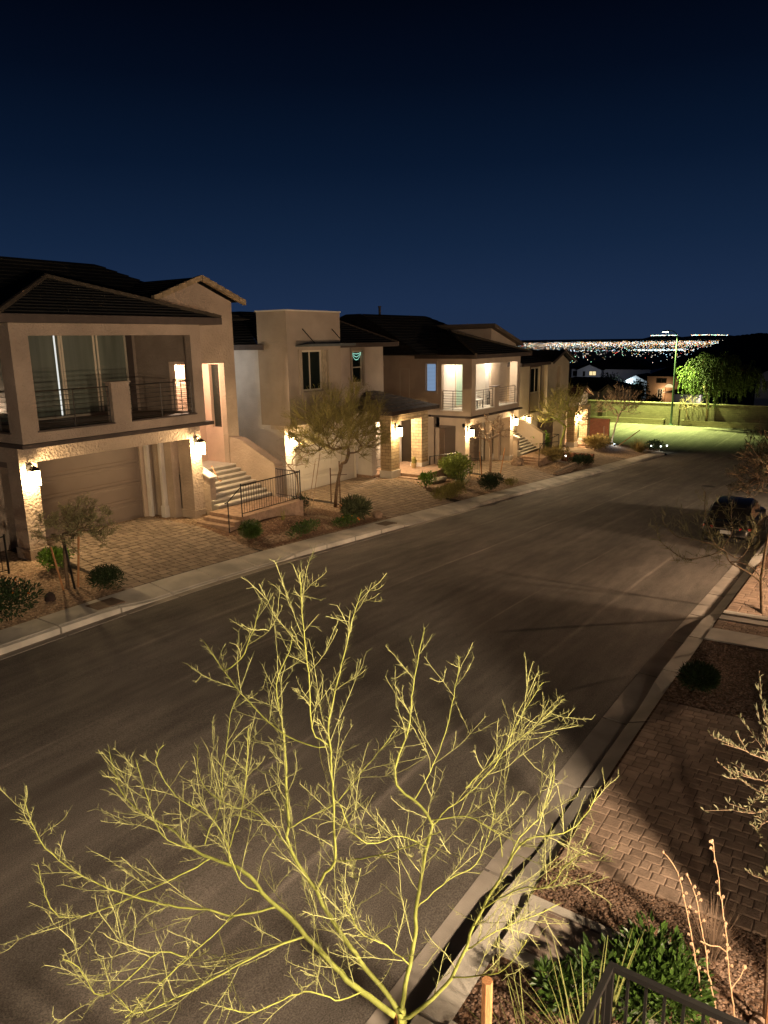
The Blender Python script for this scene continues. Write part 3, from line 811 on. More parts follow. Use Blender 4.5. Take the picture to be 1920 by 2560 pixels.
    a, b = X(11.0 if first else 8.5), X(16.8 if first else 15.2)
    rz = Z(8.8) if first else Z(8.95)
    mb.courses((e0, f0, Z(6.8)), (e1, f0, Z(6.8)), (b, ry, rz), (a, ry, rz), 14)
    mb.courses((e1, f0, Z(6.8)), (e1, f1, Z(6.8)), (b, ry + 1, rz), (b, ry, rz), 14)
    mb.courses((e1, f1, Z(6.8)), (e0, f1, Z(6.8)), (a, ry + 1, rz), (b, ry + 1, rz), 14)
    mb.courses((e0, f1, Z(6.8)), (e0, f0, Z(6.8)), (a, ry, rz), (a, ry + 1, rz), 14)
    mb.quad((e0+.05, f0+.05, Z(6.79)), (e1-.05, f0+.05, Z(6.79)), (e1-.05, f1, Z(6.79)), (e0+.05, f1, Z(6.79)))
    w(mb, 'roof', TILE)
    if not first:       # the rake boards of its side gable and the vent pipe on the ridge
        mb = MB(); mb.hexa([(X(9.55), 24.0, Z(7.62)), (X(9.62), 24.0, Z(7.62)), (X(9.62), 20.0, Z(6.62)), (X(9.55), 20.0, Z(6.62))], [(X(9.55), 24.0, Z(7.84)), (X(9.62), 24.0, Z(7.84)), (X(9.62), 20.0, Z(6.84)), (X(9.55), 20.0, Z(6.84))])
        w(mb, 'rake_board', TRIM)
        mb = MB(); mb.prism([(X(10.0), 20.4, Z(6.551)), (X(10.0), 28.0, Z(6.551)), (X(10.0), 24.0, Z(7.6))], (0.2, 0, 0)); w(mb, 'gable_wall')
        mb = MB(); mb.tube([(X(10.6), 24.2, Z(8.7)), (X(10.6), 24.2, Z(9.35))], 0.07, 8); mb.tube([(X(10.6), 24.2, Z(9.35)), (X(10.6), 24.2, Z(9.42))], 0.095, 8); w(mb, 'vent_pipe', TRIM)
    # entry volume
    if first:
        mb = MB()
        mb.wall('x', 19.7, 19.94, X(16.05), X(19.2), Z(-.2), Z(7.40), [(X(16.4), X(18.66), Z(1.5), Z(5.29))])
        mb.prism([(X(16.05), 19.7, Z(7.401)), (X(19.2), 19.7, Z(7.401)), (X(17.62), 19.7, Z(8.0))], (0, 0.24, 0))
        mb.wall('y', X(18.96), X(19.2), 19.941, 27.0, Z(-.2), Z(7.40))
        w(mb, 'entry_wall')
        inner = mat('stucco_rose', (0.56, 0.40, 0.31), 0.95, 0.08, 2, 0.8, 24)
        mb = MB()
        mb.wall('y', X(18.662), X(18.958), 19.941, 20.85, Z(1.5), Z(5.5), [(20.0, 20.5, Z(2.96), Z(5.24))])
        mb.wall('x', 20.851, 21.0, X(16.13), X(18.958), Z(1.5), Z(5.5)); w(mb, 'porch_wall', inner)
        mb = MB(); mb.wall('y', X(18.80), X(18.84), 20.0, 20.5, Z(2.96), Z(5.24)); mb.build('recess_window', GLASS_D, h)
        mb = MB(); mb.box(X(16.13), X(18.66), 19.941, 20.85, Z(5.35), Z(5.5)); w(mb, 'porch_ceiling', inner)
        mb = MB(); mb.box(X(16.16), X(18.661), 19.69, 20.85, Z(1.0), Z(1.672)); w(mb, 'porch_floor', STEP)
        mb = MB(); mb.box(X(19.2), X(19.21), 21.6, 22.8, Z(4.4), Z(6.0)); mb.build('side_window', glow('fill_pane', (1.0, .95, .86), 4.5), h)  # added unseen glowing pane that brightens the second house's side wall
        ceiling_light(h, X(17.3), 20.35, Z(5.35), P_PORCH * 0.8, (1.0, 0.68, 0.46))
        # gable roof
        mb = MB()
        mb.courses((X(15.6), 27, Z(7.40)), (X(15.6), 19.4, Z(7.40)), (X(17.62), 19.4, Z(8.15)), (X(17.62), 27, Z(8.15)), 8)
        mb.courses((X(19.58), 19.4, Z(7.40)), (X(19.58), 27, Z(7.40)), (X(17.62), 27, Z(8.15)), (X(17.62), 19.4, Z(8.15)), 8)
        w(mb, 'roof', TILE)
        mb = MB()
        for xa, xb in ((15.58, 17.62), (19.6, 17.62)):
            A, B = Vector((X(xa), 19.38, Z(7.40))), Vector((X(xb), 19.38, Z(8.15)))
            n = 6
            for i in range(n):
                p, q = A.lerp(B, i / n), A.lerp(B, (i + 0.97) / n)
                mb.hexa([p + Vector((0, -.03, -.11)), q + Vector((0, -.03, -.11)), q + Vector((0, .12, -.11)), p + Vector((0, .12, -.11))],
                        [p + Vector((0, -.03, .075)), q + Vector((0, -.03, .055)), q + Vector((0, .12, .055)), p + Vector((0, .12, .075))])
        w(mb, 'rake_tiles', TILE_L)
    else:
        mb = MB()
        xa, xb, ya = X(14.85), X(18.3), 19.3
        top = lambda x: Z(8.12) - (x - xa) * 0.27
        mb.add([(xa,ya,Z(-.5)),(xb,ya,Z(-.5)),(xb,ya,top(xb)),(xa,ya,top(xa)), (xa,ya+.25,Z(-.5)),(xb,ya+.25,Z(-.5)),(xb,ya+.25,top(xb)),(xa,ya+.25,top(xa))], [(0,1,2,3),(4,7,6,5),(0,3,7,4),(1,5,6,2),(3,2,6,7)])
        mb.wall('y', xa, xa + .2, ya + .251, 25.0, Z(6.5), Z(8.1)); mb.wall('y', xb - .2, xb, ya + .251, 25.0, Z(-.5), top(xb))
        w(mb, 'entry_wall')
        mb = MB()
        z0, z1 = top(xa - .25), top(xb + .4)
        mb.hexa([(xa-.25, ya-.35, z0), (xb+.4, ya-.35, z1), (xb+.4, 25.4, z1), (xa-.25, 25.4, z0)], [(xa-.25, ya-.35, z0+.2), (xb+.4, ya-.35, z1+.2), (xb+.4, 25.4, z1+.2), (xa-.25, 25.4, z0+.2)])
        w(mb, 'shed_roof', mat('shed_roof_brown', (0.12, 0.09, 0.065), 0.8))
    # outside stair, its side walls and the paved landing
    n, zb, top_z, yt = 8, 0.65, 1.67, 19.69 if first else 19.29
    mb = MB(); steps_up(mb, X(16.17), X(18.69), 17.73, yt, Z(zb), Z(top_z), n); w(mb, 'stair', [STEP, mat('riser_shaded', (.27, .235, .19), .95, .15, 4)])  # risers darker than treads: their shade is put into the colour
    mb = MB()
    prof = [(yt, Z(-.3)), (17.49, Z(-.3)), (17.49, Z(1.80 if first else 1.70)), (yt - .45, Z(2.60 if first else 2.44)), (yt, Z(2.63 if first else 2.47))]
    mb.prism([(X(18.692), y, z) for y, z in prof], (0.40, 0, 0)); w(mb, 'stair_wall')
    mb = MB()
    prof = [(18.85, Z(-.3)), (18.06, Z(-.3)), (18.06, Z(1.66)), (18.85, Z(1.98))]
    mb.prism([(X(16.155), y, z) for y, z in prof], (0.24, 0, 0)); w(mb, 'stair_pier')
    mb = MB(); mb.hexa([(X(16.11), 18.0, Z(1.64)), (X(16.44), 18.0, Z(1.64)), (X(16.44), 18.85, Z(1.985)), (X(16.11), 18.85, Z(1.985))], [(X(16.11), 18.0, Z(1.69)), (X(16.44), 18.0, Z(1.69)), (X(16.44), 18.85, Z(2.035)), (X(16.11), 18.85, Z(2.035))]); w(mb, 'pier_cap', STUCCO_P)
    mb = MB()
    mb.box(X(15.75), X(18.69), 16.25, 17.72, Z(-.6), Z(zb)); mb.box(X(15.50), X(15.749), 16.3, 17.75, Z(-.6), Z(zb - .12)); mb.box(X(15.25), X(15.499), 16.3, 17.8, Z(-.6), Z(zb - .235)); w(mb, 'landing', BRICKST)
    lantern(h, X(10.26), 18.35, Z(2.62)); lantern(h, X(15.92), 18.35, Z(2.68))
    return h

def blinds_mat():
    if 'blinds_blue' in MATS: return MATS['blinds_blue']
    m = bpy.data.materials.new('blinds_blue'); m.use_nodes = True
    n = m.node_tree; n.nodes.clear(); L = n.links.new
    out = n.nodes.new('ShaderNodeOutputMaterial'); e = n.nodes.new('ShaderNodeEmission')
    tc = n.nodes.new('ShaderNodeTexCoord'); sp = n.nodes.new('ShaderNodeSeparateXYZ'); L(tc.outputs['Object'], sp.inputs[0])
    mu = n.nodes.new('ShaderNodeMath'); mu.operation = 'MULTIPLY'; mu.inputs[1].default_value = 14; L(sp.outputs[2], mu.inputs[0])
    fr = n.nodes.new('ShaderNodeMath'); fr.operation = 'FRACT'; L(mu.outputs[0], fr.inputs[0])
    mr = n.nodes.new('ShaderNodeMapRange'); mr.inputs['To Min'].default_value = 0.30; mr.inputs['To Max'].default_value = 0.55; L(fr.outputs[0], mr.inputs[0])
    e.inputs[0].default_value = (0.42, 0.62, 0.95, 1); L(mr.outputs[0], e.inputs[1]); L(e.outputs[0], out.inputs[0])
    m.cycles.emission_sampling = 'NONE'
    MATS['blinds_blue'] = m
    return m

H1 = balcony_house(0, 0, 'taupe house nearest on the left with a dark balcony and a gabled entry above steps', 1)
H3 = balcony_house(24.45, -1.55, 'clay house with a brightly lit furnished corner balcony above its garage', 3)

# ---------------------------------------------------------------- stone porch (second and fourth house)
def stone_porch(h, dx, dz, hip):
    X = lambda v: v + dx
    Z = lambda v: v + dz
    for xa, xb in ((27.7, 28.4), (30.4, 31.0)):
        mb = MB(); mb.box(X(xa), X(xb), 18.6, 19.2, Z(-.7), Z(2.299)); p = mb.build('stone_pillar', STONE_B, h)
        mb = MB(); mb.box(X(xa - .04), X(xb + .04), 18.56, 19.24, Z(-.7), Z(.05)); mb.build('pillar_base', STUCCO_P, p)
    mb = MB(); mb.box(X(27.7), X(31.0), 18.6, 19.2, Z(2.3), Z(2.66)); mb.box(X(27.7), X(28.0), 19.2, 20.3, Z(2.3), Z(2.66)); mb.box(X(30.7), X(31.0), 19.2, 20.3, Z(2.3), Z(2.66)); mb.build('porch_beam', STONE_B, h)
    mb = MB(); mb.box(X(28.001), X(30.699), 19.201, 20.3, Z(2.45), Z(2.5)); mb.build('porch_ceiling', STUCCO_P, h)
    mb = MB(); mb.box(X(28.42), X(31.4), 17.35, 20.3, Z(-.8), Z(-.14)); mb.box(X(28.1), X(28.419), 17.45, 18.5, Z(-.8), Z(-.27)); mb.box(X(27.2), X(28.4), 19.3, 20.3, Z(-.8), Z(-.16)); mb.build('landing', BRICKST, h)
    ez = Z(2.78)
    if hip:
        e0, e1, ey = X(27.2), X(31.42), 18.2
        eave_board(h, [((e0, ey), (e1, ey)), ((e0, ey), (e0, 20.45)), ((e1, ey), (e1, 20.45))], ez - .1, ez + .07, 0.04)
        mb = MB(); b0, b1 = (X(29.1), 20.48, ez + .85), (X(29.1), 20.48, ez + .85)
        b0 = (X(28.4), 20.48, ez + .85)
        mb.courses((e0, ey, ez + .05), (e1, ey, ez + .05), b1, b0, 7); mb.courses((e1, ey, ez + .05), (e1, 20.48, ez + .05), b1, b1, 7); mb.courses((e0, 20.48, ez + .05), (e0, ey, ez + .05), b0, b0, 7)
        mb.quad((e0, ey, ez + .0), (e1, ey, ez + .0), (e1, 20.4, ez + .0), (e0, 20.4, ez + .0))
        mb.build('porch_roof', mat('porch_tile', (0.16, 0.13, 0.115), 0.75, 0.35, 5, 0.3, 20), h)
    else:
        xm = X(28.95); e0, e1, y0 = X(27.35), X(30.55), 18.25
        rz = Z(4.1)
        mb = MB(); mb.prism([(X(27.7), 18.62, Z(2.661)), (X(30.3), 18.62, Z(2.661)), (X(30.3), 18.62, Z(3.45)), (xm, 18.62, Z(3.98)), (X(27.7), 18.62, Z(3.45))], (0, .5, 0)); mb.build('porch_gable', STUCCO_P, h)
        mb = MB(); mb.courses((e0, 22, Z(3.42)), (e0, y0, Z(3.42)), (xm, y0, rz), (xm, 22, rz), 6); mb.courses((e1, y0, Z(3.42)), (e1, 22, Z(3.42)), (xm, 22, rz), (xm, y0, rz), 6); mb.build('porch_roof', mat('porch_tile_brown', (0.13, 0.07, 0.05), 0.8, 0.3, 5), h)
        mb = MB()
        for xa in (e0, e1):
            mb.hexa([(xa, y0-.03, Z(3.32)), (xm, y0-.03, rz-.1), (xm, y0+.03, rz-.1), (xa, y0+.03, Z(3.32))], [(xa, y0-.03, Z(3.46)), (xm, y0-.03, rz+.05), (xm, y0+.03, rz+.05), (xa, y0+.03, Z(3.46))])
        mb.build('rake_board', TILE_L, h)
    ceiling_light(h, X(29.3), 19.75, Z(2.45), P_PORCH * (1 if hip else 1.6), (1.0, 0.74, 0.46))
    lantern(h, X(28.05), 18.6, Z(1.86), P_LANTERN * (1 if hip else 2.2))

# ---------------------------------------------------------------- second house
h = H2 = thing('house', 'umber house with a flat topped box bay and a hip roofed stone porch', 'house', (25.5, 24.0, -0.3), 'houses across the street')
mb = MB()
mb.wall('y', 21.35, 21.6, 19.4, 30, -1, 2.6); mb.wall('y', 21.35, 21.6, 20.11, 30, 2.601, 5.78)
mb.build('side_wall', STUCCO_P, h)
mb = MB(); mb.box(21.36, 21.9, 19.38, 20.2, -1, 2.32); mb.build('pillar', STUCCO_P, h); mb = MB(); mb.box(27.25, 27.62, 19.38, 20.2, -1, 2.32); mb.build('pillar', STUCCO_P, h)
mb = MB(); mb.box(21.36, 27.62, 19.38, 20.25, 2.321, 2.83); mb.build('lintel', STUCCO_H2B, h)
mb = MB(); mb.wall('x', 20.3, 20.5, 21.9, 31.2, -1, 2.82, [(22.3, 27.0, -2, 2.2)]); mb.build('wall', STUCCO_P, h)
garage_door(h, 'x', 20.22, 22.3, 27.0, -0.33, 2.2, GDOOR_L, 4, 5)
# box bay
mb = MB()
mb.wall('x', 18.6, 18.85, 20.85, 24.08, 2.84, 7.1, [(21.68, 23.3, 4.1, 5.66)])
mb.wall('y', 20.85, 21.1, 18.851, 19.95, 2.84, 7.1); mb.wall('y', 23.83, 24.08, 18.851, 19.95, 2.84, 7.1)
mb.box(21.1, 23.83, 18.851, 19.95, 2.84, 2.95); mb.box(21.1, 23.83, 18.851, 19.95, 6.8, 6.9); mb.wall('x', 19.951, 20.1, 20.85, 24.08, 2.84, 7.1)
mb.build('box_bay', STUCCO_H2, h)
mb = MB(); mb.box(20.81, 24.12, 18.56, 18.9, 7.101, 7.15); mb.box(20.81, 21.14, 18.9, 20.14, 7.101, 7.15); mb.box(23.79, 24.12, 18.9, 20.14, 7.101, 7.15); mb.build('parapet_cap', TRIM_L, h)
f = window(h, 'x', 18.72, 21.68, 22.95, 4.1, 5.66, GLASS_D, WFRAME, [22.25], fw=0.07)
mb = MB(); mb.box(22.951, 23.3, 18.72, 18.76, 4.1, 5.66); mb.build('jamb_panel', mat('jamb_panel', (0.34, 0.28, 0.19), 0.8, 0.4, 5, stretch=(4, 4, 1)), f)
mb = MB(); mb.box(21.45, 21.55, 18.55, 18.598, 4.0, 5.7); mb.box(21.56, 23.4, 18.56, 18.598, 4.0, 4.08); mb.build('window_trim', STUCCO_H2, h)
# awning on two stay rods
aw = MB(); aw.hexa([(21.3, 17.9, 5.80), (24.2, 17.9, 5.80), (24.2, 18.598, 5.80), (21.3, 18.598, 5.80)], [(21.3, 17.9, 5.90), (24.2, 17.9, 5.90), (24.2, 18.598, 5.84), (21.3, 18.598, 5.84)])
ao = aw.build('awning', mat('awning_steel', (0.12, 0.13, 0.125), 0.5, metal=0.3), h)
mb = MB()
for xa in (21.75, 23.55): mb = MB(); mb.bar((xa, 18.6, 6.46), (xa, 17.98, 5.9), 0.02); mb.build('stay_rod', DARK, ao)
# right wing
mb = MB(); mb.wall('x', 20.55, 20.8, 24.081, 30.0, 2.821, 5.78, [(27.45, 28.25, 4.05, 5.52)]); mb.wall('y', 29.75, 30.0, 20.801, 30, -1, 5.78); mb.build('wing_wall', STUCCO_H2B, h)
mb = MB(); mb.box(27.3, 27.44, 20.5, 20.549, 3.9, 5.68); mb.box(28.26, 28.4, 20.5, 20.549, 3.9, 5.68); mb.box(27.44, 28.26, 20.5, 20.549, 5.54, 5.68); mb.build('window_trim', STUCCO_H2, h)
f = window(h, 'x', 20.6, 27.45, 28.25, 4.05, 5.52, GLASS_D, WFRAME, None, [4.78], fw=0.055)
rn = random.Random(5)
for row, (zz, sag) in enumerate(((5.42, .16), (5.38, .26), (5.44, .05))):
    mb = MB(); mb.tube([(27.52 + .66 * i / 12, 20.585, zz - sag * 4 * (i / 12) * (1 - i / 12)) for i in range(13)], .006, 4)
    for i in range(13):
        t = i / 12; u = 27.52 + 0.66 * t
        blob(mb, (u, 20.585, zz - sag * 4 * t * (1 - t) + rn.uniform(-.015, .015)), .013, .01, .013, 6, 4)
    mb.build('string_light', glow('mint_lights', (0.45, 1.0, 0.78), 1.2), f)
mb = MB()
mb.courses((20.75, 20.0, 5.86), (30.45, 20.0, 5.86), (30.45, 25, 7.38), (24.9, 25, 7.38), 14)
mb.courses((30.45, 31, 5.86), (20.75, 31, 5.86), (24.9, 26, 7.38), (30.45, 26, 7.38), 14)
mb.courses((20.75, 31, 5.86), (20.75, 20.0, 5.86), (24.9, 25, 7.38), (24.9, 26, 7.38), 14)
mb.quad((24.9, 25, 7.38), (30.45, 25, 7.38), (30.45, 26, 7.38), (24.9, 26, 7.38))
mb.quad((20.78, 20.03, 5.84), (30.42, 20.03, 5.84), (30.42, 30.9, 5.84), (20.78, 30.9, 5.84))
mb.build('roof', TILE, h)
eave_board(h, [((24.1, 19.98), (30.47, 19.98)), ((20.73, 19.7), (20.73, 31))], 5.70, 5.90, 0.05)
mb = MB(); mb.hexa([(30.45, 19.96, 5.74), (30.52, 19.96, 5.74), (30.52, 25, 7.26), (30.45, 25, 7.26)], [(30.45, 19.96, 5.93), (30.52, 19.96, 5.93), (30.52, 25, 7.46), (30.45, 25, 7.46)]); mb.build('rake_board', mat('rake_brown', (0.16, 0.12, 0.085), 0.8), h)
lantern(h, 21.62, 19.38, 2.12)
stone_porch(h, 0, 0, True)

# ---------------------------------------------------------------- fourth house
h = H4 = thing('house', 'last oat coloured house of the row with a gabled bay and gabled stone porch', 'house', (48.5, 24.0, -1.9), 'houses across the street')
mb = MB()
mb.wall('x', 18.75, 19.0, 42.2, 46.099, 1.18, 4.42, [(43.8, 45.45, 1.34, 4.2)]); mb.wall('y', 42.2, 42.45, 19.001, 30, -3, 4.42)
mb.build('wall', STUCCO_H4, h)
mb = MB(); mb.wall('x', 18.5, 18.75, 46.1, 49.95, 1.15, 4.35, [(47.5, 48.4, 2.7, 4.15)]); mb.prism([(46.1, 18.5, 4.351), (49.95, 18.5, 4.351), (48.2, 18.5, 5.02)], (0, .25, 0)); mb.wall('y', 46.1, 46.3, 18.751, 19.4, 1.15, 4.35); mb.wall('y', 49.7, 49.95, 18.751, 26, -3, 4.35)
mb.box(46.31, 49.69, 18.76, 20, 1.15, 1.3); mb.build('gable_bay', STUCCO_H4, h)
mb = MB(); mb.box(47.5, 48.4, 18.73, 18.78, 2.7, 4.15); mb.build('slot_niche', STUCCO_H4, h)
f = window(h, 'x', 18.82, 43.86, 45.39, 2.55, 4.14, GLASS_D, WFRAME, [44.75], fw=0.06)
mb = MB()
for i in range(9): mb.hexa([(43.86, 18.80, 1.4 + i*.125), (45.39, 18.80, 1.4 + i*.125), (45.39, 18.86, 1.4 + i*.125), (43.86, 18.86, 1.4 + i*.125)], [(43.86, 18.835, 1.523 + i*.125), (45.39, 18.835, 1.523 + i*.125), (45.39, 18.86, 1.523 + i*.125), (43.86, 18.86, 1.523 + i*.125)])
mb.build('siding_panel', STUCCO_H4, h)
mb = MB(); mb.box(43.72, 43.799, 18.70, 18.9, 1.3, 4.29); mb.box(45.451, 45.53, 18.70, 18.9, 1.3, 4.29); mb.box(43.8, 45.45, 18.70, 18.9, 4.201, 4.29); mb.box(43.8, 45.45, 18.70, 18.9, 1.28, 1.339); mb.build('window_trim', TRIM, h)
mb = MB(); mb.wall('x', 19.3, 19.5, 42.2, 51.9, -3, 1.17, [(46.6, 51.0, -4, .55)]); mb.box(42.2, 46.09, 19.001, 19.4, 1.0, 1.179); mb.wall('x', 20.3, 20.5, 51.0, 55.3, -3, 1.2); mb.build('lower_wall', STUCCO_H4, h)
garage_door(h, 'x', 19.42, 46.6, 51.0, -1.95, .55, GDOOR, 4, 4)
mb = MB()
mb.courses((41.6, 18.3, 4.45), (46.4, 18.3, 4.45), (48.2, 23.5, 5.55), (44, 23.5, 5.55), 12)
mb.courses((46.0, 26, 4.42), (46.0, 18.1, 4.42), (48.2, 18.1, 5.17), (48.2, 26, 5.17), 8)
mb.courses((50.3, 18.1, 4.42), (50.3, 26, 4.42), (48.2, 26, 5.17), (48.2, 18.1, 5.17), 8)
mb.courses((41.6, 30, 4.45), (41.6, 18.3, 4.45), (44, 23.5, 5.55), (44, 26, 5.55), 12)
mb.courses((48, 30, 4.45), (41.6, 30, 4.45), (44, 26, 5.55), (48, 26, 5.55), 12)
mb.build('roof', TILE, h)
eave_board(h, [((41.6, 18.28), (46.0, 18.28)), ((41.6, 18.28), (41.6, 30))], 4.30, 4.49, 0.05)
mb = MB()
for xa, za in ((46.0, 4.42), (50.32, 4.42)):
    mb.hexa([(xa, 18.06, za-.1), (48.2, 18.06, 5.07), (48.2, 18.12, 5.07), (xa, 18.12, za-.1)], [(xa, 18.06, za+.07), (48.2, 18.06, 5.24), (48.2, 18.12, 5.24), (xa, 18.12, za+.07)])
mb.build('rake_board', TRIM, h)
lantern(h, 43.8, 19.0, 0.84)
stone_porch(h, 24.2, -1.62, False)
PALO=[[[2.739,1.817,2.299],[2.731,1.808,2.341],[2.712,1.808,2.4]],[[2.693,1.828,2.381],[2.661,2.032,2.45],[2.644,2.203,2.531],[2.642,2.303,2.596],[2.634,2.401,2.65],[2.629,2.506,2.716],[2.615,2.604,2.761],[2.605,2.706,2.818],[2.606,2.8,2.891],[2.577,2.928,2.929],[2.538,3.055,2.943],[2.505,3.184,2.977],[2.479,3.363,3.072],[2.434,3.531,3.117],[2.414,3.643,3.171],[2.416,3.752,3.267],[2.461,3.883,3.459]],[[2.711,1.795,2.368],[2.714,1.904,2.479],[2.7,2.023,2.568],[2.697,2.135,2.674],[2.695,2.234,2.77],[2.696,2.318,2.858],[2.701,2.372,2.924],[2.697,2.466,3.013],[2.701,2.547,3.107],[2.713,2.591,3.177],[2.744,2.597,3.236],[2.782,2.642,3.356],[2.845,2.697,3.528],[2.917,2.777,3.753],[2.975,2.865,3.961],[3.03,2.86,4.051],[3.09,2.85,4.141],[3.142,2.86,4.247]],[[2.701,2.372,2.924],[2.734,2.323,3.037],[2.764,2.274,3.12],[2.767,2.276,3.352],[2.769,2.278,3.564],[2.766,2.283,3.803],[2.762,2.29,3.949],[2.771,2.276,4.063],[2.794,2.239,4.235],[2.823,2.189,4.456],[2.844,2.153,4.618],[2.863,2.117,4.753]],[[2.768,2.295,3.838],[2.748,2.355,3.823],[2.716,2.483,3.837],[2.696,2.605,3.882],[2.683,2.753,3.963],[2.681,2.895,4.062],[2.685,2.991,4.14],[2.687,3.09,4.221],[2.692,3.169,4.291]],[[2.685,2.991,4.14],[2.732,2.895,4.221],[2.769,2.822,4.402],[2.792,2.776,4.564]],[[2.773,2.288,3.837],[2.726,2.32,3.89],[2.685,2.344,3.969],[2.652,2.312,4.22],[2.614,2.294,4.429],[2.572,2.273,4.644],[2.521,2.23,4.919]],[[2.711,1.795,2.368],[2.737,1.811,2.424],[2.837,1.826,2.596],[2.914,1.834,2.725],[2.972,1.861,2.849],[3.058,1.879,3.009],[3.13,1.89,3.138],[3.195,1.889,3.243],[3.203,1.934,3.303],[3.192,2.012,3.362],[3.173,2.12,3.432],[3.223,2.152,3.555],[3.33,2.139,3.719],[3.456,2.174,3.979],[3.608,2.188,4.262]],[[3.195,1.889,3.243],[3.314,1.849,3.302],[3.447,1.787,3.347],[3.631,1.718,3.439],[3.753,1.695,3.535],[3.913,1.671,3.67],[4.13,1.612,3.831]],[[3.201,1.892,3.273],[3.277,1.715,3.321],[3.308,1.587,3.28],[3.322,1.518,3.253],[3.278,1.48,3.152]],[[3.444,1.805,3.378],[3.822,1.741,3.451],[4.104,1.666,3.492],[4.453,1.583,3.583]],[[2.711,1.795,2.368],[2.731,1.761,2.376],[2.815,1.655,2.498],[2.877,1.583,2.615],[2.929,1.537,2.758],[2.975,1.502,2.915],[3.013,1.466,3.014],[3.11,1.373,3.267],[3.179,1.295,3.405],[3.277,1.132,3.457],[3.338,1.049,3.542],[3.398,0.993,3.705]],[[3.013,1.466,3.014],[3.031,1.28,3.212],[3.037,1.124,3.296],[3.03,1.013,3.496],[3.03,0.931,3.579]],[[3.11,1.373,3.267],[3.242,1.363,3.351],[3.371,1.319,3.399],[3.534,1.302,3.51],[3.637,1.333,3.618]],[[2.877,1.583,2.615],[2.882,1.395,2.734],[2.884,1.27,2.848],[2.866,1.149,3.094]],[[2.634,2.401,2.65],[2.395,2.497,2.691],[2.111,2.578,2.71],[1.851,2.644,2.749],[1.686,2.687,2.801],[1.626,2.702,2.932]],[[2.615,2.604,2.761],[2.42,2.781,2.761],[2.33,2.881,2.821],[2.22,2.993,2.864],[2.098,3.124,2.939],[1.972,3.263,3.043],[1.869,3.381,3.154],[1.798,3.469,3.288],[1.758,3.522,3.397],[1.733,3.564,3.633]],[[2.53,3.067,2.944],[2.408,3.124,2.914],[2.242,3.207,2.892],[2.08,3.286,2.874],[1.937,3.355,2.865],[1.807,3.427,2.888],[1.746,3.47,2.984],[1.714,3.473,3.174],[1.707,3.459,3.291]],[[2.428,2.77,2.758],[2.231,2.737,2.793],[2.026,2.692,2.842],[1.773,2.618,2.922],[1.528,2.519,3.022]],[[2.701,2.547,3.107],[2.71,2.795,3.242],[2.678,2.942,3.252],[2.656,3.061,3.269],[2.645,3.197,3.325],[2.673,3.283,3.416],[2.73,3.336,3.52]],[[2.741,2.595,3.222],[2.968,2.541,3.219],[3.094,2.51,3.224],[3.329,2.494,3.304],[3.494,2.476,3.362],[3.683,2.465,3.449]],[[2.764,2.274,3.12],[2.75,2.108,3.219],[2.71,1.795,3.441],[2.653,1.526,3.691]],[[2.577,2.928,2.929],[2.561,2.921,3.054],[2.578,2.814,3.346],[2.574,2.75,3.594],[2.55,2.681,3.929]],[[2.552,3.127,3.004],[2.617,3.15,3.056],[2.733,3.18,3.144],[2.889,3.285,3.317],[3.109,3.419,3.572],[3.205,3.423,3.645]],[[2.972,1.861,2.849],[3.205,1.788,2.91],[3.394,1.702,2.929],[3.602,1.701,3.075],[3.737,1.742,3.206]],[[3.13,1.89,3.138],[2.961,1.961,3.29],[2.77,2.017,3.339],[2.648,2.057,3.474],[2.546,2.05,3.705]],[[3.192,2.012,3.362],[3.347,1.996,3.471],[3.522,1.999,3.623],[3.662,2.023,3.769],[3.861,2.076,4.005]],[[2.837,1.826,2.596],[2.624,1.846,2.898],[2.44,1.863,3.11],[2.261,1.815,3.454]],[[2.605,2.706,2.818],[2.535,2.817,2.905],[2.517,2.907,3.178],[2.479,2.988,3.303],[2.384,3.141,3.433],[2.346,3.243,3.652],[2.385,3.208,3.747]],[[2.661,2.032,2.45],[2.505,2.061,2.516],[2.284,2.117,2.733],[1.966,2.138,2.885],[1.79,2.154,3.06]],[[2.929,1.537,2.758],[3.096,1.424,2.822],[3.271,1.289,2.861],[3.409,1.18,2.89]],[[2.026,2.692,2.842],[1.909,2.76,2.939],[1.754,2.787,2.906],[1.596,2.825,2.901],[1.527,2.844,3.115],[1.463,2.873,3.209]],[[2.505,3.184,2.977],[2.439,3.255,3.026],[2.383,3.323,3.117],[2.355,3.369,3.336],[2.33,3.41,3.604]]]
BARE=[[[17.614,1.732,-0.177],[17.568,1.775,0.166],[17.51,1.824,0.601],[17.498,1.821,0.84],[17.476,1.807,1.312],[17.457,1.765,1.961]],[[17.51,1.824,0.601],[17.409,1.918,0.707],[17.161,2.143,0.924],[16.875,2.4,1.143],[16.748,2.506,1.406],[16.569,2.664,1.562],[16.374,2.822,1.97],[16.237,2.897,2.429],[16.172,2.89,2.789]],[[16.875,2.4,1.143],[16.945,2.21,1.137],[17.005,1.972,1.042],[17.007,1.773,0.847]],[[16.737,2.54,1.449],[16.269,2.754,1.381],[15.715,3.044,1.416],[15.402,3.225,1.573],[14.961,3.463,1.946],[14.739,3.511,2.325]],[[16.732,2.557,1.475],[16.58,2.377,1.896],[16.345,2.389,2.295],[16.135,2.357,2.683]],[[16.748,2.506,1.406],[16.946,2.22,1.245],[17.224,2.055,1.611],[17.411,2.041,2.026]],[[16.569,2.664,1.562],[16.046,2.98,1.758],[15.53,3.28,1.924],[15.127,3.492,2.327]]]
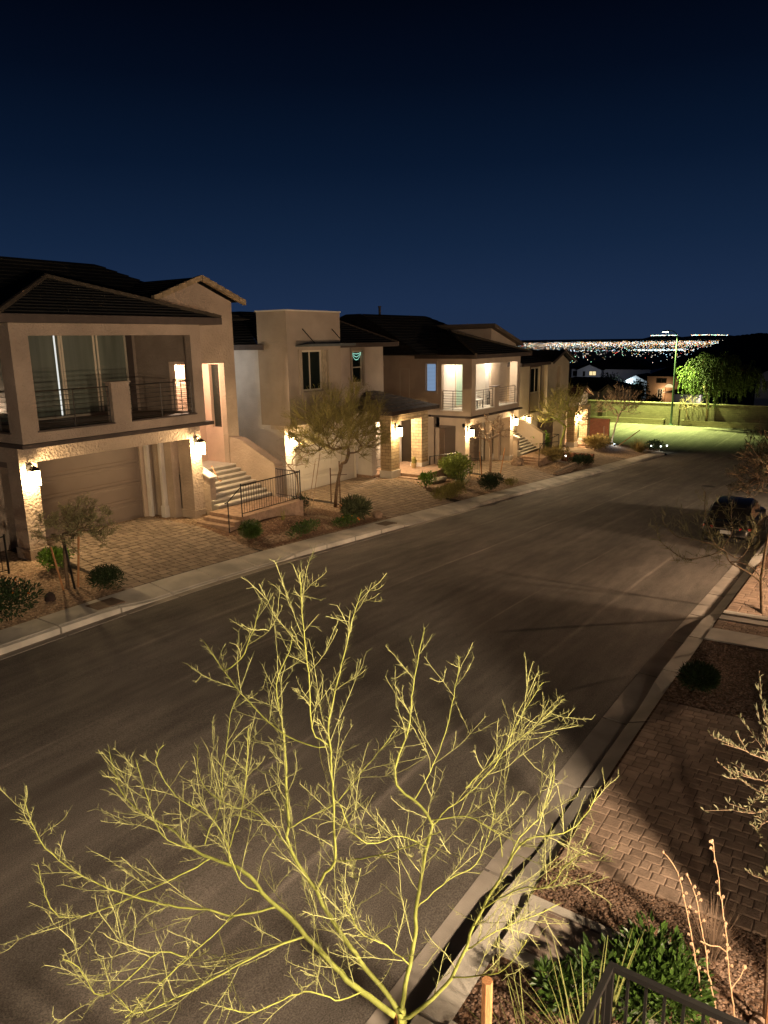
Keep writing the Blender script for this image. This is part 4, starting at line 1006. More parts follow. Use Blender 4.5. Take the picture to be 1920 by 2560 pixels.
STALK=[[[5.43,0.638,0.593],[5.388,0.711,1.042],[5.338,0.79,1.442],[5.307,0.837,1.67],[5.26,0.903,1.943],[5.187,0.997,2.13]],[[5.486,0.542,0.56],[5.438,0.626,0.978],[5.391,0.705,1.4],[5.351,0.767,1.72],[5.301,0.837,1.924]],[[5.609,0.42,0.48],[5.563,0.495,0.945],[5.533,0.542,1.3],[5.492,0.6,1.649],[5.451,0.655,1.971],[5.416,0.7,2.215]]]
SPRIG=[[[5.372,0.376,3.022],[5.212,0.48,3.134],[5.036,0.591,3.259],[4.881,0.685,3.357]],[[5.244,0.354,2.957],[5.129,0.418,2.997],[4.997,0.494,3.089],[4.922,0.537,3.145]],[[5.224,0.342,2.861],[5.063,0.417,2.957],[4.925,0.477,3.074],[4.811,0.526,3.165]],[[5.205,0.331,2.765],[5.026,0.399,2.808],[4.863,0.468,2.885],[4.758,0.513,2.949]],[[5.375,0.378,3.036],[5.41,0.439,3.093],[5.432,0.485,3.132],[5.429,0.508,3.103]],[[5.392,0.388,3.12],[5.437,0.441,3.208],[5.469,0.482,3.275],[5.495,0.503,3.321]],[[5.414,0.401,3.231],[5.514,0.462,3.325],[5.579,0.489,3.384],[5.637,0.529,3.444]],[[5.007,0.267,2.36],[4.928,0.321,2.391],[4.852,0.378,2.45],[4.829,0.394,2.48]],[[5.188,0.321,2.684],[5.004,0.353,2.752],[4.851,0.366,2.796],[4.71,0.389,2.92]],[[5.233,0.357,2.929],[5.032,0.377,2.959],[4.795,0.409,3.009],[4.719,0.424,3.034]]]
# ================================================================ plants
def leafcard(mb, p, d, L, w, rn, bend=0.25):
    d = Vector(d).normalized()
    s = d.cross(Vector((rn.uniform(-1,1), rn.uniform(-1,1), rn.uniform(-1,1))))
    if s.length < 1e-4: s = d.orthogonal()
    s.normalize(); n = s.cross(d)
    p = Vector(p); m = p + d * L * 0.5 + n * L * bend * 0.3
    mb.add([p, m + s * w * .5, p + d * L, m - s * w * .5], [(0, 1, 2, 3)])

def blade(mb, p, d, L, w, rn, droop=0.3, seg=3):
    d = Vector(d).normalized(); p = Vector(p)
    s = d.cross(Vector((0, 0, 1)));  s = s.normalized() if s.length > 1e-4 else Vector((1, 0, 0))
    b = len(mb.v); q = p.copy(); dd = d.copy()
    for i in range(seg + 1):
        ww = w * (1 - 0.85 * i / seg) * .5
        mb.v += [tuple(q - s * ww), tuple(q + s * ww)]
        q = q + dd * (L / seg); dd = (dd + Vector((d.x, d.y, -1)) * droop / seg).normalized()
    for i in range(seg):
        mb.f.append([b + 2*i, b + 2*i + 1, b + 2*i + 3, b + 2*i + 2]); mb.mi.append(mb.cur)

def shrub(name, label, c, r, n, leaf, m, kind='leaf', cat='shrub', group=None, seed=1, flowers=0, lobes=5, stem_m=None):
    rn = random.Random(seed); rx, ry, rz = r; c = Vector(c)
    root = thing(name, label, cat, tuple(c), group)
    st, mb = MB(), MB()
    L0 = [(Vector((rn.uniform(-.55,.55)*rx, rn.uniform(-.55,.55)*ry, rz*rn.uniform(.75,1.15))), rn.uniform(.45,.7)) for _ in range(lobes)] + [(Vector((0, 0, rz * .9)), .8)]
    for _ in range(n):
        lc, ls = rn.choice(L0)
        v = Vector((rn.gauss(0,1), rn.gauss(0,1), rn.gauss(0,1))).normalized()
        rad = rn.random() ** 0.38
        q = lc + Vector((v.x*rx*ls, v.y*ry*ls, v.z*rz*ls)) * rad
        if q.z < 0.02: q.z = rn.uniform(0.02, 0.25) * rz
        d = (v + Vector((0, 0, .55)) + Vector((rn.gauss(0,.45), rn.gauss(0,.45), rn.gauss(0,.35)))).normalized()
        l = leaf * rn.uniform(.6, 1.35)
        if kind == 'leaf': leafcard(mb, c + q, d, l, l * .42, rn)
        elif kind == 'needle': leafcard(mb, c + q, d, l, l * .13, rn)
        else: leafcard(mb, c + q, d, l, l * .24, rn)
    for i in range(7):
        a = rn.uniform(0, 6.28); e = c + Vector((math.cos(a)*rx*.5, math.sin(a)*ry*.5, rz*rn.uniform(.7,1.3)))
        st.tube([c + Vector((math.cos(a)*.04, math.sin(a)*.04, -.03)), c.lerp(e, .5) + Vector((0,0,.03)), e], [.018, .012, .005], 4)
    mb.build('foliage', m, root); st.build('stem', stem_m or BARK, root)
    if flowers:
        fb = MB()
        for _ in range(flowers):
            v = Vector((rn.gauss(0,1), rn.gauss(0,1), abs(rn.gauss(0,1)))).normalized()
            blob(fb, c + Vector((v.x*rx*.95, v.y*ry*.95, rz*.8 + v.z*rz*.8)), .028, .028, .022, 6, 4)
        fb.build('flower', FLOWER, root)
    return root

def tuft(name, label, c, n, L, spread, m, w=0.014, droop=0.4, cat='grass', group=None, seed=1, r0=0.1):
    rn = random.Random(seed); mb = MB()
    for _ in range(n):
        a = rn.uniform(0, 6.283); t = rn.random() ** .7 * spread
        blade(mb, (c[0] + math.cos(a)*r0*rn.random(), c[1] + math.sin(a)*r0*rn.random(), c[2] - .02), (math.cos(a)*t, math.sin(a)*t, 1), L * rn.uniform(.55, 1.1), w, rn, droop, 4)
    return tag(mb.build(name, m, loc=c), label, cat, group)

def skeleton(root, start, targets, step, rn, wander=0.12, up=0.0):
    """branch graph that reaches every target point"""
    N = [Vector(p) for p in start]; par = [i - 1 for i in range(len(N))]
    root = N[-1]
    for t in sorted((Vector(t) for t in targets), key=lambda t: (t - root).length):
        dr = (t - root).length
        best, bi = 1e9, len(start) - 1
        for i in range(len(start) - 1, len(N)):
            n = N[i]
            if (n - root).length > dr * .92: continue
            d = (t - n).length
            if d < best: best, bi = d, i
        k = max(1, int(best / step)); p0 = N[bi]; last = bi
        out = (p0 - root); side = Vector((rn.gauss(0,1), rn.gauss(0,1), rn.gauss(0,.5))) * wander * best
        for j in range(1, k + 1):
            f = j / k; q = p0.lerp(t, f) + side * math.sin(math.pi * f) * .5 + Vector((0, 0, -up * best * math.sin(math.pi * f)))
            q += Vector((rn.gauss(0,1), rn.gauss(0,1), rn.gauss(0,1))) * step * .06
            N.append(q); par.append(last); last = len(N) - 1
    return N, par

def skel_mesh(mb, N, par, rtip, rmax, power=0.5, n=5, pre=None):
    cnt = [0] * len(N); kids = [[] for _ in N]
    for i, p in enumerate(par):
        if p >= 0: kids[p].append(i)
    for i in range(len(N) - 1, -1, -1):
        if not kids[i]: cnt[i] = 1
        else: cnt[i] = sum(cnt[k] for k in kids[i])
    rad = [min(rmax, rtip * c ** power) for c in cnt]
    done = [False] * len(N)
    for i in range(len(N)):
        if par[i] >= 0 and (len(kids[par[i]]) == 1 and par[par[i]] != -2) and not done[i] and par[i] != 0 and False: continue
    stack = [0]
    starts = [(0, None)]
    while starts:
        s, frm = starts.pop()
        ch = ([frm] if frm is not None else []) + [s]; cur = s
        while kids[cur]:
            kk = sorted(kids[cur], key=lambda k: -cnt[k])
            for o in kk[1:]: starts.append((o, cur))
            cur = kk[0]; ch.append(cur)
        rr = [rad[i] for i in ch]
        if frm is not None: rr[0] = rad[s] * 1.05
        if len(ch) > 1: mb.tube([N[i] for i in ch], rr, n if rr[0] > .008 else 3)
    return rad, kids

def ell(c, r, n, rn, shell=0.5, zmin=-1.0):
    out = []
    while len(out) < n:
        v = Vector((rn.gauss(0,1), rn.gauss(0,1), rn.gauss(0,1))).normalized()
        if v.z < zmin: continue
        s = (shell + (1 - shell) * rn.random())
        out.append(Vector(c) + Vector((v.x*r[0], v.y*r[1], v.z*r[2])) * s)
    return out

def tree(name, label, start, c, r, nt, tw, bark, leafm, group=None, seed=1, step=.2, rtip=.006, rmax=.07, power=.5, up=.1, shell=.35, zmin=-.75, leaf=None, cat='tree', upb=.8, twm=None, nseg=5, wander=.12):
    """tw = (twigs per tip, length, radius); leaf = (count per twig, length, width ratio) or None"""
    rn = random.Random(seed)
    root = thing(name, label, cat, tuple(start[0]), group)
    N, par = skeleton(None, start, ell(c, r, nt, rn, shell, zmin), step, rn, wander, up)
    tb, cb = MB(), MB()
    rad, kids = skel_mesh(tb, N, par, rtip, rmax, power, nseg)
    tb.build('trunk', bark, root, smooth=True)
    cc = Vector(c)
    for i in range(len(start), len(N)):
        if rad[i] > rtip * 2.6: continue
        base = tw[0] if not kids[i] else tw[0] * .5
        k = int(base) + (1 if rn.random() < base - int(base) else 0)
        for _ in range(k):
            d = (N[i] - N[par[i]]).normalized() * .7 + (N[i] - cc).normalized() * .35 + Vector((rn.gauss(0,.5), rn.gauss(0,.5), rn.gauss(0,.4) + upb * .6))
            d.normalize(); L = tw[1] * rn.uniform(.5, 1.2)
            m = N[i] + d * L * .5 + Vector((rn.gauss(0,.04), rn.gauss(0,.04), rn.gauss(0,.04))) * L * 2
            e = N[i] + d * L
            cb.cur = 0
            cb.tube([N[i], m, e], [tw[2], tw[2] * .8, tw[2] * .4], 3, cap=False)
            if leaf:
                cb.cur = 1
                for j in range(leaf[0]):
                    f = rn.uniform(.15, 1.05); q = N[i].lerp(e, f)
                    ld = (d * .6 + Vector((rn.gauss(0,.7), rn.gauss(0,.7), rn.gauss(0,.6)))).normalized()
                    l = leaf[1] * rn.uniform(.6, 1.3); leafcard(cb, q, ld, l, l * leaf[2], rn)
                cb.cur = 0
    cb.build('crown', [twm or bark, leafm] if leaf else (twm or bark), root)
    return root

def stake(label, p, top, r=0.026, m=None, group='tree stakes'):
    mb = MB(); mb.tube([p, top], r, 7)
    return tag(mb.build('tree_stake', m or WOOD_D, loc=p), label, 'tree stake', group)

def gz(x, y): return G(x, y)

# ---- the small olive leaved tree in front of the first house, on its stakes
b = (9.25, 15.5, gz(9.25, 15.5))
tree('olive_tree', 'small olive leaved tree on three stakes beside the first driveway', [b, (9.27, 15.52, .95), (9.3, 15.5, 1.45)], (9.52, 15.35, 1.85), (0.92, 0.85, 0.66), 120, (5, .18, .005), BARK, LEAF_S, seed=11, step=.14, leaf=(10, .085, .20), upb=.4, shell=.2, up=-.05)
stake('brown stake on the left under the olive leaved tree', (9.10, 15.45, .38), (8.98, 15.55, 1.45), .024, WOOD)
stake('dark middle stake under the olive leaved tree', (9.33, 15.35, .36), (9.28, 15.5, 1.6), .028, DARK)
stake('brown stake on the right under the olive leaved tree', (9.45, 15.4, .35), (9.63, 15.4, 1.75), .026, WOOD)

# ---- mesquite like tree in front of the second house
b = (21.45, 17.05, gz(21.45, 17.05) - .05)
tree('desert_tree', 'wispy wide crowned green desert tree in front of the box bay house', [b, (21.5, 17.0, .35), (21.62, 16.98, .85), (21.85, 17.0, 1.3), (21.9, 17.0, 1.4)], (21.95, 17.1, 2.6), (2.25, 1.8, 1.5), 240, (13, .60, .0085), BARK, LEAF_O, seed=4, step=.2, rtip=.008, rmax=.075, power=.46, up=.12, shell=.3, zmin=-.7, leaf=(3, .12, .11), upb=.95, twm=mat('twig_olive', (0.25, 0.215, 0.07), 0.8, island=.3))
mb = MB(); mb.tube([(21.86, 17.55, -.2), (21.86, 17.55, 1.18)], .024, 6); mb.tube([(22.05, 17.25, -.25), (22.05, 17.25, 1.45)], .024, 6); mb.bar((21.86, 17.55, .9), (22.2, 17.0, .92), .014)
st = thing('tree_stake', 'pair of dark red brown stakes tied by a bar beside the wispy desert tree', 'tree stake', (21.95, 17.4, -.2), 'tree stakes')
mb.build('stake', WOOD_D, st)
# ---- bare sapling with thin stems beside the railing
b = (19.0, 16.75, gz(19.0, 16.75))
tree('bare_sapling', 'leafless thin stemmed sapling beside the black landing railing', [b, (19.05, 16.8, .5), (19.15, 16.85, 1.0)], (19.3, 17.0, 1.75), (.85, .7, .85), 22, (.8, .25, .007), BARK_P, None, seed=8, step=.18, rtip=.010, rmax=.032, power=.45, up=.05, zmin=-.3)
stake('thin pale leaning stick beside the bare sapling', (19.25, 16.55, gz(19.2, 16.5)), (20.2, 16.9, 1.75), .014, BARK_P)
stake('second thin pale leaning stick beside the bare sapling, the longer one', (19.4, 16.5, gz(19.2, 16.5)), (20.55, 16.95, 2.0), .014, BARK_P)
# ---- gnarled bare tree in front of the third house
b = (34.3, 16.75, gz(34.3, 16.75))
tree('bare_tree', 'leafless pale gnarled tree in front of the lit balcony house', [b, (34.3, 16.75, -.3), (34.35, 16.75, .35)], (34.45, 16.8, 1.25), (1.35, 1.2, .95), 80, (2.2, .2, .016), BARK_P, None, seed=21, step=.2, rtip=.017, rmax=.07, power=.40, up=.0, zmin=-.45, wander=.4)
stake('brown stake left of the pale gnarled tree', (33.6, 16.9, -.95), (33.3, 16.9, .35), .026, WOOD)
stake('brown stake right of the pale gnarled tree', (35.0, 16.5, -1.05), (35.7, 16.6, .25), .026, WOOD)
# ---- palo verde of the fourth house and the uplit corner tree
b = (43.4, 16.45, gz(43.4, 16.45))
tree('palo_verde_tree', 'green stemmed palo verde in front of the last house, crown open and feathery', [b, (43.5, 16.45, -.9), (43.75, 16.5, -.2)], (44.4, 16.7, 1.3), (2.05, 1.8, 1.75), 150, (6, .6, .013), BARK_G, LEAF_O, seed=31, step=.28, rtip=.011, rmax=.075, power=.44, up=.1, zmin=-.5, leaf=(4, .15, .12), upb=1.0, twm=mat('twig_moss', (0.27, 0.24, 0.08), 0.8, island=.3))
b = (56.0, 17.1, gz(56, 17.1))
tree('corner_tree', 'bare reddish twigged tree at the street corner with a cool uplight at its foot', [b, (56.15, 17.1, -1.7), (56.5, 17.05, -.9)], (57.0, 17.1, .75), (1.9, 1.7, 1.55), 130, (4.5, .5, .013), BARK_P, None, seed=41, step=.3, rtip=.010, rmax=.075, power=.42, up=.1, zmin=-.4, upb=.7)
stake('thin upright stake behind the uplit corner tree', (56.8, 17.9, -2.5), (56.8, 18.0, -.85), .03, BARK_P)
stake('leaning stake crossing the uplit corner tree', (56.2, 16.9, -2.45), (58.2, 15.6, -1.15), .035, WOOD)
t = thing('uplight', 'small ground spotlight throwing cool white light up the corner tree', 'garden light', (55.7, 16.75, gz(55.7, 16.75)))
mb = MB(); z0 = gz(55.7, 16.75); mb.tube([(55.7, 16.75, z0), (55.72, 16.78, z0 + .12)], [.05, .09], 10); mb.build('housing', DARK, t)
mb = MB(); mb.tube([(55.72, 16.78, z0 + .121), (55.722, 16.782, z0 + .13)], .08, 10); mb.build('lens', glow('cool_lens', (0.75, 0.9, 1.0), 12), t)
lamp('uplight_bulb', (55.72, 16.75, z0 + .25), 26, (0.62, 0.82, 1.0), .05, t)
for (x, y, lab) in ((38.8, 15.3, 'small white path light by the palo verde trunk, lit'), (42.3, 17.6, 'small white path light beside the stair wall, lit'), (58.4, 14.7, 'small lit path light at the corner planting, leftmost of three'), (58.9, 14.1, 'small lit path light at the corner planting, middle of three'), (60.0, 13.9, 'small lit path light at the corner planting, rightmost of three')):
    if x < 40: x, y = 43.0, 15.9
    z0 = gz(x, y); t = thing('path_light', lab, 'garden light', (x, y, z0), 'path lights')
    mb = MB(); mb.tube([(x, y, z0), (x, y, z0 + .34)], .012, 6); mb.tube([(x, y, z0 + .44), (x, y, z0 + .46), (x, y, z0 + .50)], [.10, .09, .02], 10); mb.build('stem', DARK, t)
    mb = MB(); mb.tube([(x, y, z0 + .34), (x, y, z0 + .439)], .05, 8); mb.build('glass', glow('path_glass', (0.95, 1.0, 0.92), 7), t)
    lamp('path_bulb', (x + .02, y - .12, z0 + .38), 2.2, (0.95, 1.0, 0.9), .03, t)

# ---- shrubs of the far side
def SH(name, label, x, y, r, n, leaf, m, kind='leaf', **k):
    return shrub(name, label, (x, y, gz(x, y)), r, n, leaf, m, kind, **k)
SH('lantana_bush', 'big dark bush with orange flowers at the left edge of the sidewalk', 6.9, 14.85, (1.15, .85, .58), 7000, .085, LEAF_D, seed=1, flowers=26)
SH('round_bush', 'bright green leafy bush at the foot of the first lantern pillar', 9.85, 17.05, (.50, .45, .34), 1500, .09, LEAF_B, seed=2)
SH('round_bush', 'dark clipped bush beside the sidewalk and the first driveway', 9.75, 14.75, (.47, .42, .33), 3600, .07, LEAF_D, 'needle2', seed=3)
SH('round_bush', 'dark green ball shaped bush below the black handrail', 15.25, 15.4, (.43, .43, .31), 4200, .10, LEAF_G, 'needle', seed=4, lobes=1)
SH('low_shrub', 'low spreading green shrub on the gravel mound of the first house', 16.9, 14.7, (.85, .42, .20), 900, .085, LEAF_G, seed=5)
SH('low_shrub', 'low dark shrub at the foot of the tall spiky shrub', 18.9, 14.5, (.55, .42, .22), 900, .08, LEAF_G, seed=6, flowers=5)
SH('spiky_shrub', 'tall spiky grey green shrub beside the second driveway', 20.1, 15.0, (.70, .62, .50), 2600, .15, mat('leaf_grey', (0.075, 0.085, 0.035), .7, island=.45), 'needle2', seed=7)
SH('low_shrub', 'dark shrub against the black landing railing', 19.6, 17.1, (.42, .42, .42), 700, .10, LEAF_D, 'needle2', seed=8)
SH('round_bush', 'big bright yellow green bush in front of the black picket fence', 30.9, 17.0, (1.15, .95, .75), 3200, .14, mat('leaf_lime', (0.16, 0.20, 0.035), .6, island=.45), seed=9)
SH('low_shrub', 'small green bush beside the porch steps of the second house', 27.3, 16.5, (.42, .40, .42), 500, .12, LEAF_B, seed=10)
SH('low_shrub', 'wide olive low shrub between the second and third driveways', 27.0, 14.9, (1.45, .55, .36), 3000, .11, LEAF_O, 'needle2', seed=12)
SH('dark_shrub', 'dark rounded shrub beside the sidewalk at the third driveway', 30.3, 14.75, (.95, .5, .45), 2800, .11, LEAF_D, 'needle2', seed=13)
SH('low_shrub', 'small sparse dry shrub at the edge of the third driveway', 32.4, 14.65, (.5, .35, .18), 300, .12, LEAF_O, 'needle2', seed=14)
SH('tall_bush', 'tall bright green leafy bush between the stair wall and the last house', 43.6, 18.1, (.75, .6, 1.05), 1500, .16, LEAF_B, seed=15)
SH('straw_shrub', 'straw coloured shrub beside the palo verde trunk', 42.0, 16.2, (1.25, .9, .5), 2000, .16, LEAF_Y, 'needle2', seed=16)
SH('dark_shrub', 'dark low shrub on the block edged bed of the last house', 43.6, 15.2, (1.0, .5, .36), 1200, .12, LEAF_D, seed=17)
SH('dark_shrub', 'small round dark shrub beside the last driveway', 43.9, 14.75, (.45, .4, .4), 600, .1, LEAF_D, seed=18)
SH('straw_shrub', 'wide straw coloured shrub in front of the red brick wall', 53.6, 17.3, (2.3, 1.0, .5), 2600, .22, LEAF_Y, 'needle2', seed=19)
SH('dark_shrub', 'dark round shrub beside the corner path lights', 59.0, 14.6, (1.0, .7, .45), 900, .13, LEAF_D, seed=20)
z0 = gz(28.7, 15.6); tuft('yucca', 'spiky green yucca clump between the two shrubs by the third driveway', (28.7, 15.5, gz(28.7, 15.5)), 90, .85, 1.1, LEAF_G, .04, .05, 'yucca', seed=3)
tuft('ornamental_grass', 'straw coloured ornamental grass clump at the corner planting', (56.0, 15.0, gz(56, 15)), 320, 1.25, .9, LEAF_Y, .03, .9, 'grass', seed=4, r0=.3)
tuft('ornamental_grass', 'green and straw grass clump behind the corner path lights', (57.0, 15.6, gz(57, 15.6)), 160, .9, .8, LEAF_O, .03, .7, 'grass', seed=5, r0=.3)
tuft('grass_tuft', 'small thin grass tuft under the black landing railing', (17.0, 15.7, gz(17, 15.7)), 40, .45, .7, LEAF_O, .012, .3, 'grass', seed=6)
SH('dry_plant', 'dry reddish seedling plant behind the picket fence', 31.6, 18.2, (.35, .35, .6), 220, .1, mat('leaf_dryred', (0.22, 0.12, 0.06), .8, island=.4), seed=23)

def rock(label, x, y, r, m=ROCK, seed=1, z=None, near=False):
    rn = random.Random(seed); mb = MB()
    blob(mb, (x, y, (z if z is not None else gz(x, y)) + r[2] * .45), r[0], r[1], r[2], 9, 6, .16, rn)
    tag(mb.build('boulder', m, loc=(x, y, gz(x, y)), weld=.001), label, 'boulder', 'garden boulders')
rock('small dark boulder on the gravel by the big flowering bush', 8.55, 15.1, (.13, .12, .13), ROCK_D, 2)
rock('tan boulder at the foot of the lantern pillar of the third house', 38.95, 17.3, (.45, .35, .32), ROCK, 3)
rock('reddish flat boulder beside the wispy desert tree', 21.6, 16.6, (.38, .25, .2), mat('boulder_red', (.30, .15, .08), .95, .4, 5, .8, 10), 4)
rock('reddish boulder at the left edge of the second driveway', 20.9, 18.2, (.32, .26, .22), ROCK, 5)
rock('pale rounded boulder at the foot of the tall spiky shrub', 21.0, 14.75, (.22, .2, .17), ROCK, 6)
rock('pale flat slab boulder by the porch steps of the second house', 28.6, 16.6, (.75, .3, .12), mat('boulder_pale', (.42, .36, .26), .95, .3, 5, .6, 10), 7)
rock('grey boulder beside the small round dark shrub of the last house', 44.3, 14.9, (.35, .3, .35), ROCK, 8)

# block edging of the planted bed at the last house
mb = MB()
for i, (a, bb) in enumerate(((37.9, 40.4), (39.2, 41.6))):
    mb.box(a, bb, 14.5 + i*.18, 14.68 + i*.18, S(a) - .3, S(a) + .30 + i*.10)
rw = mb.build('retaining_wall', RETW, loc=(39.5, 14.6, S(39.5)))
tag(rw, 'low stepped block retaining wall edging the bed beside the sidewalk', 'retaining wall')
mb = MB()
for i in range(6): mb.box(44.9 + i*.42, 45.27 + i*.42, 16.95 - i*.28, 17.3 - i*.28, -2.4, -1.25 - i*.06)
tag(mb.build('edging_blocks', mat('edging_red', (.26, .11, .065), .9, .3, 5), loc=(45.5, 16.9, -1.9)), 'stepped reddish block edging behind the dark shrub of the last house', 'retaining wall')

# ================================================================ railings and fences of the far side
m = MB()
zb = .65
picket(m, (15.8, 16.28, zb), (18.62, 16.3, zb), 1.0, .10, .11); picket(m, (18.62, 16.3, zb), (18.66, 17.45, zb), 1.0, .10, .11)
t = thing('landing_railing', 'black picket railing round the paved landing of the first house with a sloping handrail', 'railing', (16.8, 15.9, zb))
m.build('picket_panel', DARK, t)
m = MB(); post(m, (15.8, 16.28, .2), 1.51); post(m, (18.62, 16.3, .2), 1.51); post(m, (15.22, 16.28, .2), 1.03); m.build('post', DARK, t)
m = MB(); m.bar((15.8, 16.28, 1.6), (15.22, 16.28, 1.23), .018); m.bar((15.22, 16.28, 1.23), (15.1, 16.28, 1.21), .018); m.build('handrail', DARK, t)
t = thing('stair_handrail', 'short copper coloured handrail end on the stair pier of the first house', 'railing', (15.95, 17.2, 1.5))
m = MB(); m.tube([(16.5, 18.3, 2.0), (16.5, 18.0, 1.55), (16.5, 17.88, 1.53), (16.44, 17.86, 1.53)], .02, 6); m.build('rail', mat('copper_rail', (.45, .25, .15), .45, metal=.5), t)
t = thing('stair_railing', 'black handrail on two posts beside the brick steps of the third house', 'railing', (39.4, 15.9, -1.2))
m = MB(); post(m, (39.7, 16.28, -1.4), 1.1); post(m, (42.9, 16.35, -1.0), 1.2); m.build('post', DARK, t)
m = MB(); m.bar((39.7, 16.28, -.31), (40.3, 16.28, .05), .02); m.bar((40.3, 16.28, .05), (42.9, 16.35, .18), .02); m.bar((42.9, 16.35, .18), (43.1, 17.4, .18), .02); m.build('handrail', DARK, t)
t = thing('picket_fence', 'black picket fence running from the stone porch to the garage pillar of the third house', 'fence', (32.4, 18.4, -.8))
m = MB(); picket(m, (31.06, 18.55, -.72), (33.8, 18.35, -.85), 1.0, .1, .12); m.build('picket_panel', DARK, t)
m = MB(); picket(m, (33.8, 18.3, -.98), (33.8, 17.7, -1.0), .98, .1, .12); m.build('picket_panel', DARK, t)
m = MB(); picket(m, (33.8, 17.65, -1.05), (33.75, 17.0, -1.05), .95, .1, .12); m.build('picket_panel', DARK, t)
m = MB()
for p in ((31.1, 18.55, -.9), (33.8, 18.35, -1.1), (33.8, 17.7, -1.15), (33.75, 17.0, -1.15)): post(m, p, 1.2)
m.build('post', DARK, t)
t = thing('porch_gate', 'black picket gate at the back of the lit stone porch', 'gate', (29.3, 20.1, -.1))
m = MB(); picket(m, (28.7, 20.15, -.13), (30.6, 20.15, -.13), .95, .08, .11); m.bar((28.7, 20.15, .3), (30.6, 20.15, .3), .012); m.build('picket_panel', DARK, t)
m = MB(); post(m, (28.7, 20.15, -.14), 1.0); post(m, (30.6, 20.15, -.14), 1.0); m.build('post', DARK, t)
t = thing('picket_fence', 'black picket fence in front of the tall bright bush by the last house', 'fence', (43.5, 17.6, -1.7))
m = MB(); picket(m, (42.75, 17.5, -1.5), (45.4, 17.3, -1.65), 1.05, .1, .13); m.build('picket_panel', DARK, t)
m = MB(); post(m, (42.75, 17.5, -1.7), 1.3); post(m, (45.4, 17.3, -1.8), 1.25); m.build('post', DARK, t)
t = thing('picket_fence', 'black picket fence at the left edge beside the first house', 'fence', (9.0, 17.6, .4))
m = MB(); picket(m, (9.05, 17.75, .42), (8.2, 17.8, .42), .95, .08, .11); m.build('picket_panel', DARK, t)
m = MB(); post(m, (9.07, 17.75, .35), 1.08, .03); m.build('post', DARK, t)
# camera on the third house, potted cactus on the porch
t = thing('potted_cactus', 'stubby potted cactus beside the right pillar of the lit stone porch', 'potted plant', (29.9, 18.75, -.14))
m = MB(); m.tube([(29.9, 18.75, -.14), (29.9, 18.75, .1)], [.11, .14], 12); m.build('pot', mat('clay_pot', (.42, .30, .16), .8), t)
m = MB(); m.tube([(29.9, 18.75, .1), (29.9, 18.75, .34), (29.9, 18.75, .42)], [.10, .10, .04], 10); m.tube([(30.0, 18.72, .1), (30.04, 18.70, .26)], [.06, .05], 8); m.build('cactus', LEAF_O, t)
t = thing('security_camera', 'small black security floodlight on the side wall of the clay house', 'security light', (34.42, 18.42, 1.5))
m = MB(); m.tube([(34.47, 18.45, 1.55), (34.40, 18.45, 1.55)], .05, 8); m.tube([(34.42, 18.45, 1.55), (34.34, 18.35, 1.40)], .085, 8); m.build('housing', DARK, t)

# ================================================================ furniture on the lit balcony
def chair(label, x, y, z, rz, m):
    t = thing('patio_chair', label, 'chair', (x, y, z), 'patio chairs on the lit balcony')
    c, s = math.cos(rz), math.sin(rz)
    def bx(mb, x0, x1, y0, y1, z0, z1):
        P = lambda a, b, zz: (x + a*c - b*s, y + a*s + b*c, z + zz)
        mb.hexa([P(x0,y0,z0), P(x1,y0,z0), P(x1,y1,z0), P(x0,y1,z0)], [P(x0,y0,z1), P(x1,y0,z1), P(x1,y1,z1), P(x0,y1,z1)])
    q = MB(); bx(q, -.23, .23, -.23, .23, .34, .40); q.build('seat', m, t)
    q = MB(); bx(q, -.23, .23, .19, .23, .401, .80); q.build('backrest', m, t)
    for a in (-.21, .19):
        for b_ in (-.21, .19):
            q = MB(); bx(q, a, a+.025, b_, b_+.025, 0, .339); q.build('leg', DARK, t)
    for a in (-.25, .225):
        q = MB(); bx(q, a, a+.03, -.2, .2, .52, .55); q.build('armrest', DARK, t)
bz = 3.78 - 1.55
chair('white patio chair at the left end of the lit balcony', 35.6, 18.75, bz, 2.2, WHITE)
chair('white patio chair behind the balcony pier, turned to the table', 37.4, 19.3, bz, -.6, WHITE)
chair('dark patio chair against the far end of the lit balcony', 38.9, 19.0, bz, -1.4, mat('dark_fabric', (.06, .05, .045), .8))
t = thing('patio_table', 'low white patio table between the chairs on the lit balcony', 'table', (36.5, 18.8, bz))
m = MB(); m.box(36.15, 36.85, 18.5, 19.1, bz + .46, bz + .50); m.build('table_top', WHITE, t)
for a, b_ in ((36.18, 18.53), (36.79, 18.53), (36.18, 19.04), (36.79, 19.04)):
    m = MB(); m.box(a, a + .03, b_, b_ + .03, bz, bz + .459); m.build('leg', DARK, t)

# red brick wall beyond the last house
m = MB(); m.box(61.0, 61.22, 18.9, 21.4, -3.2, -.72)
bw = m.build('brick_wall', BRICKR, loc=(61.1, 20.0, -2.6)); tag(bw, 'short red brick wall lit orange beside the last porch', 'wall')
